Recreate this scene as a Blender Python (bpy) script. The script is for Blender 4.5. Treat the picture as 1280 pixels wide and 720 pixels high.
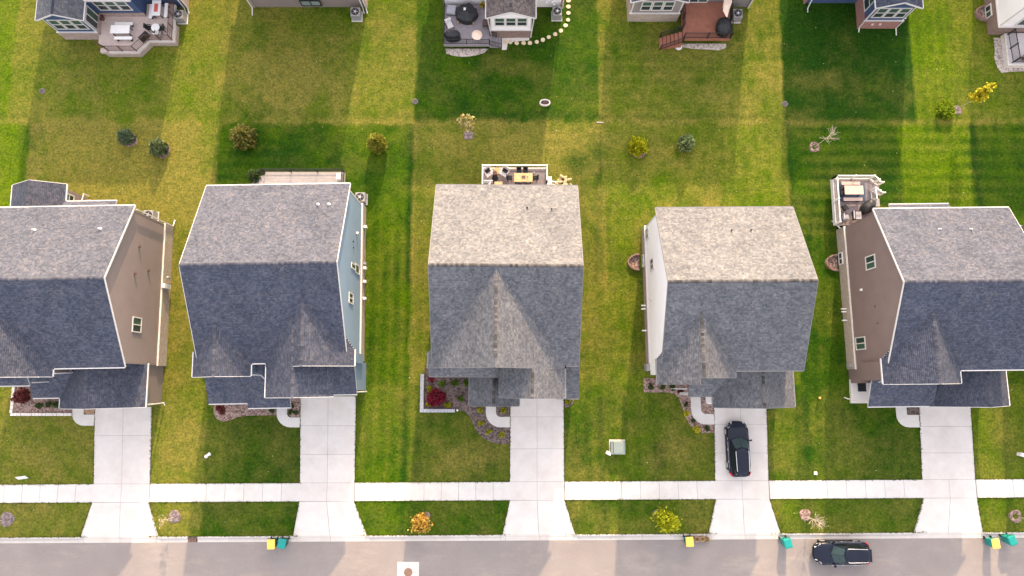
import bpy, math, random
import numpy as np
from mathutils import Vector, Matrix

random.seed(11)
rng = np.random.default_rng(11)
for o in list(bpy.data.objects):
    bpy.data.objects.remove(o)
sc = bpy.context.scene
COL = sc.collection
rad = math.radians

# ------------------------------------------------------------------ camera, sky, sun, exposure
cam_data = bpy.data.cameras.new('camera')
cam_data.sensor_width = 36.0
cam_data.lens = 24.0
cam_data.clip_end = 3000.0
cam = bpy.data.objects.new('camera', cam_data)
cam.location = (0, 0, 60)
cam.rotation_euler = (rad(8.1), 0, 0)
COL.objects.link(cam)
sc.camera = cam

SUN_EL, SUN_AZ = rad(23.0), rad(7.0)          # azimuth measured from +Y towards +X
world = bpy.data.worlds.new('World')
sc.world = world
world.use_nodes = True
wn = world.node_tree.nodes
sky = wn.new('ShaderNodeTexSky')
sky.sky_type = 'NISHITA'
sky.sun_disc = False
sky.sun_elevation = SUN_EL
sky.sun_rotation = SUN_AZ
sky.air_density = 1.0
sky.dust_density = 4.0
sky.ozone_density = 1.0
bg = wn['Background']
bg.inputs['Strength'].default_value = 0.15
# thin bright haze over the whole sky: an even pale veil added to the clear-sky model
veil = wn.new('ShaderNodeMix')
veil.data_type = 'RGBA'
veil.blend_type = 'ADD'
veil.inputs[0].default_value = 1.0
veil.inputs[7].default_value = (3.6, 3.3, 3.35, 1)
world.node_tree.links.new(sky.outputs[0], veil.inputs[6])
world.node_tree.links.new(veil.outputs[2], bg.inputs['Color'])

sun_data = bpy.data.lights.new('sun', 'SUN')
sun_data.energy = 3.6
sun_data.angle = rad(0.6)
sun_data.color = (1.0, 0.75, 0.50)
sun = bpy.data.objects.new('sun', sun_data)
sdir = Vector((math.sin(SUN_AZ) * math.cos(SUN_EL), math.cos(SUN_AZ) * math.cos(SUN_EL), math.sin(SUN_EL)))
sun.rotation_euler = (-sdir).to_track_quat('-Z', 'Y').to_euler()
sun.location = sdir * 200
COL.objects.link(sun)

sc.view_settings.view_transform = 'Standard'
sc.view_settings.look = 'None'
sc.view_settings.exposure = 1.27
sc.view_settings.use_white_balance = True
sc.view_settings.white_balance_temperature = 7000
sc.view_settings.white_balance_tint = 7
sc.view_settings.gamma = 1.0
sc.view_settings.use_curve_mapping = False

# ------------------------------------------------------------------ object helpers
def link(o, parent=None):
    COL.objects.link(o)
    if parent is not None:
        o.parent = parent
    return o

def tag(o, label, cat, group=None):
    o['label'] = label
    o['category'] = cat
    if group:
        o['group'] = group
    return o

def thing(name, label, cat, loc=(0, 0, 0), rot=0.0, group=None):
    o = bpy.data.objects.new(name, None)
    o.empty_display_size = 0.3
    o.location = loc
    o.rotation_euler = (0, 0, rot)
    link(o)
    return tag(o, label, cat, group)

def structure(o, label=None):
    o['kind'] = 'structure'
    if label:
        o['label'] = label
    return o

def struct_root(name, label, rot=0.0):
    o = bpy.data.objects.new(name, None)
    o.rotation_euler = (0, 0, rot)
    link(o)
    return structure(o, label)

def np_mesh(name, V, F, rnd=None, col=None):
    """F: (n,4) quads"""
    V = np.asarray(V, dtype=np.float32)
    F = np.asarray(F, dtype=np.int32)
    me = bpy.data.meshes.new(name)
    me.vertices.add(len(V))
    me.vertices.foreach_set('co', V.ravel())
    k = F.shape[1]
    me.loops.add(F.size)
    me.loops.foreach_set('vertex_index', F.ravel())
    me.polygons.add(len(F))
    me.polygons.foreach_set('loop_start', np.arange(0, F.size, k, dtype=np.int32))
    me.update(calc_edges=True)
    if rnd is not None:
        a = me.attributes.new('rnd', 'FLOAT', 'FACE')
        a.data.foreach_set('value', np.asarray(rnd, dtype=np.float32))
    if col is not None:
        a = me.attributes.new('tint', 'FLOAT_COLOR', 'POINT')
        c4 = np.ones((len(V), 4), dtype=np.float32)
        c4[:, :3] = col
        a.data.foreach_set('color', c4.ravel())
    return me

class MB:
    def __init__(self):
        self.v = []; self.f = []; self.m = []
    def add(self, vs, fs, mi=0):
        b = len(self.v)
        self.v += [tuple(p) for p in vs]
        self.f += [tuple(i + b for i in f) for f in fs]
        self.m += [mi] * len(fs)
        return self
    def box(self, x0, x1, y0, y1, z0, z1, mi=0):
        vs = [(x0, y0, z0), (x1, y0, z0), (x1, y1, z0), (x0, y1, z0), (x0, y0, z1), (x1, y0, z1), (x1, y1, z1), (x0, y1, z1)]
        return self.add(vs, [(3, 2, 1, 0), (4, 5, 6, 7), (0, 1, 5, 4), (1, 2, 6, 5), (2, 3, 7, 6), (3, 0, 4, 7)], mi)
    def bbox(self, x0, x1, y0, y1, z0, z1, b=0.02, mi=0):
        """box with chamfered top edge"""
        lo = [(x0, y0), (x1, y0), (x1, y1), (x0, y1)]
        hi = [(x0 + b, y0 + b), (x1 - b, y0 + b), (x1 - b, y1 - b), (x0 + b, y1 - b)]
        return self.rings([[(x, y, z0) for x, y in lo], [(x, y, z1 - b) for x, y in lo], [(x, y, z1) for x, y in hi]], mi)
    def rings(self, R, mi=0, cap0=True, cap1=True):
        n = len(R[0]); vs = [p for r in R for p in r]; fs = []
        for k in range(len(R) - 1):
            for i in range(n):
                j = (i + 1) % n
                fs.append((k * n + i, k * n + j, (k + 1) * n + j, (k + 1) * n + i))
        if cap0: fs.append(tuple(range(n - 1, -1, -1)))
        if cap1: fs.append(tuple((len(R) - 1) * n + i for i in range(n)))
        return self.add(vs, fs, mi)
    def prism(self, poly, z0, z1, mi=0):
        a = sum(poly[i][0] * poly[(i + 1) % len(poly)][1] - poly[(i + 1) % len(poly)][0] * poly[i][1] for i in range(len(poly)))
        if a < 0: poly = poly[::-1]
        return self.rings([[(x, y, z0) for x, y in poly], [(x, y, z1) for x, y in poly]], mi)
    def obox(self, c, s, rz=0.0, rx=0.0, ry=0.0, mi=0):
        M = Matrix.Translation(c) @ Matrix.Rotation(rz, 4, 'Z') @ Matrix.Rotation(ry, 4, 'Y') @ Matrix.Rotation(rx, 4, 'X')
        h = [q / 2 for q in s]
        vs = [M @ Vector((sx * h[0], sy * h[1], sz * h[2])) for sz in (-1, 1) for sx, sy in ((-1, -1), (1, -1), (1, 1), (-1, 1))]
        return self.add(vs, [(3, 2, 1, 0), (4, 5, 6, 7), (0, 1, 5, 4), (1, 2, 6, 5), (2, 3, 7, 6), (3, 0, 4, 7)], mi)
    def tube(self, pts, r, n=6, mi=0):
        pts = [Vector(p) for p in pts]
        R = []
        for i, p in enumerate(pts):
            d = (pts[min(i + 1, len(pts) - 1)] - pts[max(i - 1, 0)]).normalized()
            up = Vector((0, 0, 1)) if abs(d.z) < 0.9 else Vector((1, 0, 0))
            a = d.cross(up).normalized(); b = a.cross(d)
            rr = r[i] if isinstance(r, (list, tuple)) else r
            R.append([p + (a * math.cos(t) + b * math.sin(t)) * rr for t in [2 * math.pi * k / n for k in range(n)]])
        return self.rings(R, mi)
    def bar(self, p, q, w, h, mi=0):
        """rectangular bar from p to q"""
        p = Vector(p); q = Vector(q); d = (q - p).normalized()
        up = Vector((0, 0, 1)) if abs(d.z) < 0.95 else Vector((0, 1, 0))
        a = d.cross(up).normalized(); b = a.cross(d)
        f = lambda c: [c + a * w / 2 + b * h / 2, c - a * w / 2 + b * h / 2, c - a * w / 2 - b * h / 2, c + a * w / 2 - b * h / 2]
        return self.rings([f(p), f(q)], mi)
    def lathe(self, c, prof, n=20, mi=0):
        R = [[(c[0] + r * math.cos(2 * math.pi * k / n), c[1] + r * math.sin(2 * math.pi * k / n), c[2] + z) for k in range(n)] for r, z in prof]
        return self.rings(R, mi)
    def xform(self, M):
        self.v = [tuple(M @ Vector(p)) for p in self.v]
        return self
    def build(self, name, mats, parent=None, kind=None, smooth=False):
        me = bpy.data.meshes.new(name)
        me.from_pydata(self.v, [], self.f)
        if not isinstance(mats, (list, tuple)): mats = [mats]
        for m in mats: me.materials.append(m)
        if len(mats) > 1:
            me.polygons.foreach_set('material_index', self.m)
        if smooth:
            me.polygons.foreach_set('use_smooth', [True] * len(me.polygons))
        me.update()
        o = bpy.data.objects.new(name, me)
        link(o, parent)
        if kind: o['kind'] = kind
        return o

def mesh_obj(name, me, mat, parent=None, kind=None):
    me.materials.append(mat)
    o = bpy.data.objects.new(name, me)
    link(o, parent)
    if kind: o['kind'] = kind
    return o

# ------------------------------------------------------------------ materials
def new_mat(name):
    m = bpy.data.materials.new(name)
    m.use_nodes = True
    nt = m.node_tree
    return m, nt, nt.nodes['Principled BSDF']

def _noise(nt, scale, detail=4.0, rough=0.6, vec=None):
    n = nt.nodes.new('ShaderNodeTexNoise')
    n.inputs['Scale'].default_value = scale
    n.inputs['Detail'].default_value = detail
    n.inputs['Roughness'].default_value = rough
    if vec is None:
        tc = nt.nodes.new('ShaderNodeTexCoord')
        vec = tc.outputs['Object']
    nt.links.new(vec, n.inputs['Vector'])
    return n.outputs['Fac']

def _ramp(nt, fac, stops):
    r = nt.nodes.new('ShaderNodeValToRGB')
    while len(r.color_ramp.elements) < len(stops):
        r.color_ramp.elements.new(0.5)
    for e, (p, c) in zip(r.color_ramp.elements, stops):
        e.position = p
        e.color = (*c, 1) if len(c) == 3 else c
    nt.links.new(fac, r.inputs['Fac'])
    return r.outputs['Color']

def _mix(nt, a, b, fac, mode='MIX'):
    m = nt.nodes.new('ShaderNodeMix')
    m.data_type = 'RGBA'
    m.blend_type = mode
    for sock, val in ((m.inputs[6], a), (m.inputs[7], b)):
        if isinstance(val, tuple): sock.default_value = (*val, 1)
        else: nt.links.new(val, sock)
    if isinstance(fac, (int, float)): m.inputs[0].default_value = fac
    else: nt.links.new(fac, m.inputs[0])
    return m.outputs[2]

def _bump(nt, bsdf, h, strength=0.3, dist=0.02):
    b = nt.nodes.new('ShaderNodeBump')
    b.inputs['Strength'].default_value = strength
    b.inputs['Distance'].default_value = dist
    nt.links.new(h, b.inputs['Height'])
    nt.links.new(b.outputs['Normal'], bsdf.inputs['Normal'])

def sc_(c, k): return tuple(min(1, x * k) for x in c)

def plain(name, c, rough=0.6, var=0.12, scale=3.0, metallic=0.0, bump=0.0, spec=0.3):
    m, nt, b = new_mat(name)
    f = _noise(nt, scale)
    nt.links.new(_ramp(nt, f, [(0.3, sc_(c, 1 - var)), (0.7, sc_(c, 1 + var))]), b.inputs['Base Color'])
    b.inputs['Roughness'].default_value = rough
    b.inputs['Metallic'].default_value = metallic
    b.inputs['Specular IOR Level'].default_value = spec
    if bump: _bump(nt, b, _noise(nt, scale * 8), bump, 0.01)
    return m

def attr_fac(nt, name='rnd'):
    a = nt.nodes.new('ShaderNodeAttribute')
    a.attribute_name = name
    return a

def shingle_mat(name, stops, stain=0.15):
    m, nt, b = new_mat(name)
    a = attr_fac(nt)
    c = _ramp(nt, a.outputs['Fac'], stops)
    big = _noise(nt, 0.35, 3)
    c = _mix(nt, c, _ramp(nt, big, [(0.3, (1 - stain,) * 3), (0.7, (1 + stain * 0.2,) * 3)]), 1.0, 'MULTIPLY')
    md = _noise(nt, 3.0, 5, 0.75)
    c = _mix(nt, c, _ramp(nt, md, [(0.33, (0.78,) * 3), (0.67, (1.2,) * 3)]), 1.0, 'MULTIPLY')
    gr = _noise(nt, 60, 2)
    c = _mix(nt, c, _ramp(nt, gr, [(0.3, (0.8,) * 3), (0.7, (1.0,) * 3)]), 1.0, 'MULTIPLY')
    nt.links.new(c, b.inputs['Base Color'])
    b.inputs['Roughness'].default_value = 0.95
    b.inputs['Specular IOR Level'].default_value = 0.15
    return m

def leaf_mat(name, stops, trans=0.25):
    m, nt, b = new_mat(name)
    a = attr_fac(nt)
    c = _ramp(nt, a.outputs['Fac'], stops)
    nt.links.new(c, b.inputs['Base Color'])
    b.inputs['Roughness'].default_value = 0.6
    b.inputs['Specular IOR Level'].default_value = 0.2
    t = nt.nodes.new('ShaderNodeBsdfTranslucent')
    nt.links.new(c, t.inputs['Color'])
    mx = nt.nodes.new('ShaderNodeMixShader')
    mx.inputs[0].default_value = trans
    nt.links.new(b.outputs[0], mx.inputs[1]); nt.links.new(t.outputs[0], mx.inputs[2])
    nt.links.new(mx.outputs[0], nt.nodes['Material Output'].inputs['Surface'])
    return m

def brick_mat(name, c1, c2, mortar):
    m, nt, b = new_mat(name)
    tc = nt.nodes.new('ShaderNodeTexCoord')
    sp = nt.nodes.new('ShaderNodeSeparateXYZ')
    nt.links.new(tc.outputs['Object'], sp.inputs[0])
    ad = nt.nodes.new('ShaderNodeMath'); ad.operation = 'ADD'
    nt.links.new(sp.outputs[0], ad.inputs[0]); nt.links.new(sp.outputs[1], ad.inputs[1])
    cb = nt.nodes.new('ShaderNodeCombineXYZ')
    nt.links.new(ad.outputs[0], cb.inputs[0]); nt.links.new(sp.outputs[2], cb.inputs[1])
    br = nt.nodes.new('ShaderNodeTexBrick')
    br.inputs['Scale'].default_value = 1.0
    br.inputs['Brick Width'].default_value = 0.32
    br.inputs['Row Height'].default_value = 0.11
    br.inputs['Mortar Size'].default_value = 0.012
    br.inputs['Color1'].default_value = (*c1, 1)
    br.inputs['Color2'].default_value = (*c2, 1)
    br.inputs['Mortar'].default_value = (*mortar, 1)
    nt.links.new(cb.outputs[0], br.inputs['Vector'])
    c = _mix(nt, br.outputs['Color'], _ramp(nt, _noise(nt, 7.0, 4), [(0.3, (0.7,) * 3), (0.75, (1.15,) * 3)]), 1.0, 'MULTIPLY')
    nt.links.new(c, b.inputs['Base Color'])
    b.inputs['Roughness'].default_value = 0.9
    return m

def concrete_mat(name, c, var=0.1):
    m, nt, b = new_mat(name)
    oi = nt.nodes.new('ShaderNodeObjectInfo')
    per = _ramp(nt, oi.outputs['Random'], [(0.0, (1 - var, 1 - var, 1 - var)), (1.0, (1, 1, 1))])
    n1 = _ramp(nt, _noise(nt, 1.3, 5), [(0.3, sc_(c, 0.93)), (0.7, sc_(c, 1.03))])
    n2 = _ramp(nt, _noise(nt, 30, 3), [(0.3, (0.93,) * 3), (0.6, (1.0,) * 3)])
    n3 = _ramp(nt, _noise(nt, 0.5, 4), [(0.35, (0.93, 0.915, 0.90)), (0.6, (1.0, 1.0, 1.0))])
    col = _mix(nt, n1, n2, 1.0, 'MULTIPLY')
    col = _mix(nt, col, n3, 1.0, 'MULTIPLY')
    col = _mix(nt, col, per, 1.0, 'MULTIPLY')
    nt.links.new(col, b.inputs['Base Color'])
    b.inputs['Roughness'].default_value = 0.9
    b.inputs['Specular IOR Level'].default_value = 0.2
    _bump(nt, b, _noise(nt, 40, 3), 0.2, 0.005)
    return m

def grass_mat():
    m, nt, b = new_mat('grass')
    a = attr_fac(nt, 'tint')
    fine = _ramp(nt, _noise(nt, 5.0, 7, 0.8), [(0.30, (0.28, 0.33, 0.28)), (0.5, (1.0, 1.0, 1.0)), (0.70, (1.85, 1.72, 1.5))])
    c = _mix(nt, a.outputs['Color'], fine, 1.0, 'MULTIPLY')
    tuft = _ramp(nt, _noise(nt, 1.7, 5, 0.7), [(0.32, (0.62, 0.74, 0.66)), (0.52, (1.0, 1.0, 1.0)), (0.70, (1.30, 1.16, 1.2))])
    c = _mix(nt, c, tuft, 1.0, 'MULTIPLY')
    dry = _ramp(nt, _noise(nt, 3.4, 6, 0.78), [(0.55, (0, 0, 0)), (0.74, (0.32, 0.32, 0.32))])
    c = _mix(nt, c, (0.150, 0.138, 0.022), dry)
    nt.links.new(c, b.inputs['Base Color'])
    b.inputs['Roughness'].default_value = 0.85
    b.inputs['Specular IOR Level'].default_value = 0.08
    _bump(nt, b, _noise(nt, 13.0, 6, 0.75), 0.8, 0.07)
    return m

def asphalt_mat():
    m, nt, b = new_mat('asphalt')
    base = _ramp(nt, _noise(nt, 0.35, 5), [(0.3, (0.216, 0.188, 0.182)), (0.7, (0.250, 0.221, 0.214))])
    sp = _ramp(nt, _noise(nt, 45, 2), [(0.35, (0.82,) * 3), (0.65, (1.1,) * 3)])
    c = _mix(nt, base, sp, 1.0, 'MULTIPLY')
    # dried mud tracks in tan, stretched along the road
    tc = nt.nodes.new('ShaderNodeTexCoord')
    mp = nt.nodes.new('ShaderNodeMapping')
    mp.inputs['Scale'].default_value = (0.16, 0.5, 1)
    nt.links.new(tc.outputs['Object'], mp.inputs[0])
    st = _ramp(nt, _noise(nt, 1.4, 8, 0.72, mp.outputs[0]), [(0.52, (0, 0, 0)), (0.74, (0.6, 0.6, 0.6))])
    c = _mix(nt, c, (0.335, 0.29, 0.25), st)
    fl = _ramp(nt, _noise(nt, 6.5, 4, 0.75), [(0.69, (0, 0, 0)), (0.78, (0.6, 0.6, 0.6))])
    c = _mix(nt, c, (0.5, 0.45, 0.4), fl)
    nt.links.new(c, b.inputs['Base Color'])
    b.inputs['Roughness'].default_value = 0.95
    b.inputs['Specular IOR Level'].default_value = 0.1
    return m

def glass_mat(name, c=(0.03, 0.045, 0.045)):
    m, nt, b = new_mat(name)
    b.inputs['Base Color'].default_value = (*c, 1)
    b.inputs['Roughness'].default_value = 0.06
    b.inputs['Specular IOR Level'].default_value = 0.35
    return m

def mulch_mat(name, c1, c2):
    m, nt, b = new_mat(name)
    v = nt.nodes.new('ShaderNodeTexVoronoi')
    v.inputs['Scale'].default_value = 9.0
    tc = nt.nodes.new('ShaderNodeTexCoord')
    nt.links.new(tc.outputs['Object'], v.inputs['Vector'])
    sx = nt.nodes.new('ShaderNodeSeparateColor')
    nt.links.new(v.outputs['Color'], sx.inputs[0])
    c = _ramp(nt, sx.outputs[0], [(0.1, c1), (0.8, c2)])
    nt.links.new(c, b.inputs['Base Color'])
    b.inputs['Roughness'].default_value = 0.95
    _bump(nt, b, v.outputs['Distance'], 0.8, 0.04)
    return m

M = {}
M['grass'] = grass_mat()
M['asphalt'] = asphalt_mat()
M['concrete'] = concrete_mat('concrete', (0.60, 0.555, 0.53), 0.05)
M['walk'] = concrete_mat('sidewalk_concrete', (0.60, 0.57, 0.545), 0.05)
M['kerb'] = concrete_mat('kerb_concrete', (0.53, 0.49, 0.465), 0.08)
M['joint'] = plain('joint_dark', (0.16, 0.145, 0.13), 0.95)
M['soil'] = plain('soil', (0.30, 0.19, 0.12), 0.95, 0.3, 8)
M['slate'] = shingle_mat('slate_shingle', [(0.0, (0.052, 0.061, 0.089)), (0.5, (0.083, 0.090, 0.125)), (0.8, (0.107, 0.110, 0.143)), (1.0, (0.142, 0.136, 0.155))])
M['weather'] = shingle_mat('weathered_shingle', [(0.0, (0.094, 0.100, 0.118)), (0.4, (0.138, 0.140, 0.158)), (0.75, (0.172, 0.169, 0.184)), (1.0, (0.228, 0.219, 0.229))])
M['brownroof'] = shingle_mat('brown_shingle', [(0.0, (0.10, 0.085, 0.08)), (0.5, (0.16, 0.13, 0.125)), (1.0, (0.25, 0.21, 0.20))])
M['trim'] = plain('white_trim', (0.58, 0.55, 0.54), 0.5, 0.04, 1.0)
M['greytrim'] = plain('grey_trim', (0.17, 0.165, 0.17), 0.6, 0.08, 1.0)
M['cap_slate'] = shingle_mat('slate_cap', [(0, (0.045, 0.05, 0.075)), (1, (0.10, 0.10, 0.125))])
M['cap_weather'] = shingle_mat('weathered_cap', [(0, (0.05, 0.048, 0.05)), (0.5, (0.095, 0.09, 0.092)), (1, (0.155, 0.14, 0.14))])
M['taupe'] = plain('taupe_siding', (0.215, 0.172, 0.160), 0.7, 0.05, 0.8)
M['brown'] = plain('brown_siding', (0.18, 0.130, 0.122), 0.7, 0.06, 0.8)
M['blue'] = plain('blue_siding', (0.175, 0.245, 0.325), 0.7, 0.05, 0.8)
M['white'] = plain('white_siding', (0.82, 0.79, 0.80), 0.6, 0.03, 0.8)
M['navy'] = plain('navy_siding', (0.045, 0.075, 0.155), 0.7, 0.08, 0.8)
M['grey'] = plain('grey_siding', (0.21, 0.19, 0.185), 0.7, 0.06, 0.8)
M['brick_tan'] = brick_mat('tan_brick', (0.42, 0.335, 0.285), (0.34, 0.265, 0.225), (0.40, 0.36, 0.32))
M['brick_rose'] = brick_mat('rose_brick', (0.30, 0.19, 0.17), (0.40, 0.30, 0.27), (0.46, 0.41, 0.38))
M['brick_red'] = brick_mat('red_brick', (0.36, 0.14, 0.115), (0.29, 0.11, 0.095), (0.34, 0.27, 0.24))
M['brick_brown'] = brick_mat('brown_brick', (0.19, 0.10, 0.085), (0.26, 0.16, 0.14), (0.33, 0.29, 0.26))
M['glass'] = glass_mat('window_glass')
M['glass_reflect'] = glass_mat('window_glass_reflect', (0.05, 0.09, 0.07))  # paler green base colour paints a reflection into these panes
M['carglass'] = glass_mat('car_glass', (0.012, 0.016, 0.02))
M['windshield'] = glass_mat('windshield_glass', (0.02, 0.04, 0.042))
M['door'] = plain('door_paint', (0.12, 0.07, 0.06), 0.5)
M['dark'] = plain('dark_metal', (0.018, 0.018, 0.02), 0.5, 0.2)
M['bronze'] = plain('bronze_metal', (0.10, 0.055, 0.045), 0.5, 0.2)
M['steel'] = plain('grey_steel', (0.33, 0.33, 0.34), 0.45, 0.12, 4, 0.4)
M['acgrey'] = plain('ac_grey', (0.26, 0.25, 0.25), 0.6, 0.15, 5)
M['deck_grey'] = plain('deck_grey', (0.275, 0.245, 0.265), 0.8, 0.15, 2.5, bump=0.2)
M['deck_pale'] = plain('deck_pale', (0.37, 0.325, 0.315), 0.8, 0.1, 2.5)
M['deck_tan'] = plain('deck_tan', (0.52, 0.42, 0.385), 0.8, 0.1, 2.5, bump=0.2)
M['deck_red'] = plain('deck_red', (0.27, 0.108, 0.072), 0.75, 0.12, 2.5, bump=0.2)
M['deck_mauve'] = plain('deck_mauve', (0.215, 0.178, 0.185), 0.8, 0.12, 2.5)
M['patio'] = plain('patio_pale', (0.50, 0.46, 0.46), 0.85, 0.06, 2)
M['wood'] = plain('light_wood', (0.46, 0.32, 0.165), 0.6, 0.15, 5)
M['wood_pink'] = plain('pale_wood', (0.50, 0.37, 0.31), 0.7, 0.1, 4)
M['log'] = plain('cut_log', (0.48, 0.37, 0.22), 0.85, 0.2, 12)
M['bark'] = plain('bark', (0.14, 0.10, 0.08), 0.9, 0.3, 12)
M['twig'] = plain('pale_twig', (0.40, 0.33, 0.28), 0.9, 0.2, 10)
M['cloth_black'] = plain('black_cover', (0.022, 0.023, 0.027), 0.5, 0.4, 4, bump=0.4)
M['cloth_cream'] = plain('cream_cloth', (0.72, 0.55, 0.45), 0.8, 0.08, 3)
M['cloth_grey'] = plain('grey_cloth', (0.34, 0.33, 0.37), 0.8, 0.1, 3)
M['cushion'] = plain('pale_cushion', (0.62, 0.58, 0.58), 0.8, 0.06, 3)
M['black'] = plain('black_plastic', (0.015, 0.015, 0.017), 0.5, 0.2)
M['white_pl'] = plain('white_plastic', (0.72, 0.70, 0.69), 0.45, 0.05)
M['teal'] = plain('teal_plastic', (0.004, 0.215, 0.195), 0.45, 0.15, 5)
M['teal_dk'] = plain('dark_teal_plastic', (0.002, 0.085, 0.072), 0.5, 0.15, 5)
M['yellow'] = plain('yellow_plastic', (0.84, 0.52, 0.10), 0.5, 0.1, 4)
M['rubber'] = plain('rubber', (0.02, 0.02, 0.021), 0.85)
M['alloy'] = plain('alloy', (0.45, 0.45, 0.46), 0.35, 0.1, 5, 0.7)
M['rail_silver'] = plain('rail_silver', (0.62, 0.62, 0.64), 0.3, 0.05, 3, 0.5)
M['lamp_white'] = plain('headlamp_lens', (0.72, 0.70, 0.68), 0.2, 0.05)
M['lamp_red'] = plain('tail_lamp_lens', (0.55, 0.03, 0.03), 0.25, 0.1)
M['mulch'] = mulch_mat('mulch', (0.05, 0.035, 0.032), (0.165, 0.12, 0.11))
M['mulch_red'] = mulch_mat('red_mulch', (0.11, 0.065, 0.055), (0.32, 0.22, 0.19))
M['mulch_purple'] = mulch_mat('old_mulch', (0.10, 0.075, 0.08), (0.24, 0.18, 0.18))
M['gravel'] = mulch_mat('gravel', (0.22, 0.18, 0.155), (0.50, 0.43, 0.385))
M['block'] = plain('grey_block', (0.36, 0.36, 0.39), 0.85, 0.12, 4)
M['edging'] = plain('pale_edging', (0.62, 0.57, 0.53), 0.85, 0.14, 4)
M['step'] = plain('stepping_stone', (0.62, 0.50, 0.34), 0.9, 0.15, 5)
M['util'] = plain('green_grey_paint', (0.185, 0.225, 0.215), 0.5, 0.08, 3)
M['rust'] = plain('rust_iron', (0.25, 0.145, 0.10), 0.8, 0.2, 6)
M['iron'] = plain('grate_iron', (0.10, 0.075, 0.07), 0.7, 0.25, 6)
M['drain'] = plain('grey_drain', (0.17, 0.15, 0.155), 0.8, 0.2, 6)
M['stain_red'] = plain('red_runner', (0.55, 0.10, 0.07), 0.8, 0.2, 6)
M['orange'] = plain('orange_plastic', (0.75, 0.38, 0.10), 0.5)
M['bag'] = plain('kraft_paper', (0.40, 0.24, 0.16), 0.85, 0.25, 8)
M['rug'] = plain('navy_rug', (0.06, 0.085, 0.14), 0.9, 0.3, 6)
def car_paint():
    m, nt, b = new_mat('navy_car_paint')
    b.inputs['Base Color'].default_value = (0.003, 0.006, 0.018, 1)
    b.inputs['Roughness'].default_value = 0.22
    b.inputs['Metallic'].default_value = 0.0
    b.inputs['Specular IOR Level'].default_value = 0.3
    b.inputs['Coat Weight'].default_value = 0.0
    b.inputs['Coat Roughness'].default_value = 0.08
    return m
M['paint'] = car_paint()
L = {}
L['spruce'] = leaf_mat('spruce_needles', [(0, (0.05, 0.075, 0.04)), (0.5, (0.14, 0.20, 0.115)), (1, (0.30, 0.36, 0.20))], 0.1)
L['spruce_pale'] = leaf_mat('pale_spruce_needles', [(0, (0.05, 0.085, 0.03)), (0.5, (0.17, 0.235, 0.09)), (1, (0.35, 0.41, 0.19))], 0.1)
L['spruce_mid'] = leaf_mat('green_spruce_needles', [(0, (0.05, 0.075, 0.03)), (0.5, (0.16, 0.21, 0.09)), (1, (0.34, 0.38, 0.17))], 0.12)
L['bronze'] = leaf_mat('bronze_foliage', [(0, (0.05, 0.065, 0.012)), (0.4, (0.17, 0.185, 0.032)), (1, (0.42, 0.33, 0.10))], 0.2)
L['arbor'] = leaf_mat('golden_foliage', [(0, (0.09, 0.11, 0.012)), (0.5, (0.25, 0.255, 0.03)), (1, (0.44, 0.38, 0.06))], 0.2)
L['lime'] = leaf_mat('lime_leaves', [(0, (0.12, 0.13, 0.004)), (0.5, (0.30, 0.30, 0.012)), (1, (0.48, 0.46, 0.03))], 0.3)
L['yellow'] = leaf_mat('yellow_leaves', [(0, (0.22, 0.20, 0.006)), (0.5, (0.48, 0.42, 0.02)), (1, (0.66, 0.58, 0.06))], 0.3)
L['orange'] = leaf_mat('orange_leaves', [(0, (0.22, 0.12, 0.02)), (0.5, (0.50, 0.29, 0.05)), (1, (0.66, 0.42, 0.10))], 0.25)
L['green'] = leaf_mat('green_leaves', [(0, (0.03, 0.06, 0.006)), (0.5, (0.08, 0.15, 0.012)), (1, (0.15, 0.25, 0.02))], 0.3)
L['dkgreen'] = leaf_mat('dark_leaves', [(0, (0.02, 0.04, 0.012)), (0.5, (0.05, 0.085, 0.022)), (1, (0.10, 0.14, 0.04))], 0.2)
L['red'] = leaf_mat('red_leaves', [(0, (0.05, 0.006, 0.012)), (0.5, (0.17, 0.012, 0.03)), (1, (0.32, 0.03, 0.06))], 0.3)
L['redbrown'] = leaf_mat('maroon_leaves', [(0, (0.05, 0.015, 0.015)), (0.5, (0.13, 0.03, 0.03)), (1, (0.24, 0.06, 0.06))], 0.25)
L['straw'] = leaf_mat('straw_leaves', [(0, (0.16, 0.13, 0.04)), (0.5, (0.34, 0.28, 0.10)), (1, (0.48, 0.41, 0.18))], 0.2)
L['lime_bright'] = leaf_mat('bright_lime_leaves', [(0, (0.14, 0.16, 0.004)), (0.5, (0.36, 0.38, 0.012)), (1, (0.56, 0.55, 0.03))], 0.3)
L['grass_leaf'] = leaf_mat('fresh_leaves', [(0, (0.06, 0.10, 0.003)), (0.5, (0.16, 0.24, 0.008)), (1, (0.28, 0.36, 0.02))], 0.3)

# ------------------------------------------------------------------ lawn
def vnoise(X, Y, cell, seed):
    r = np.random.default_rng(seed)
    n = 256
    g = r.random((n, n))
    x = X / cell; y = Y / cell
    xi = np.floor(x).astype(int); yi = np.floor(y).astype(int)
    fx = x - xi; fy = y - yi
    fx = fx * fx * (3 - 2 * fx); fy = fy * fy * (3 - 2 * fy)
    a = g[xi % n, yi % n]; b = g[(xi + 1) % n, yi % n]; c = g[xi % n, (yi + 1) % n]; d = g[(xi + 1) % n, (yi + 1) % n]
    return (a * (1 - fx) + b * fx) * (1 - fy) + (c * (1 - fx) + d * fx) * fy

def fbm(X, Y, cell, seed, oct=4):
    s = 0; w = 0
    for k in range(oct):
        s = s + vnoise(X + 31.7 * k, Y - 17.3 * k, cell / 2 ** k, seed + k) * 0.6 ** k
        w += 0.6 ** k
    return s / w

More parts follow.
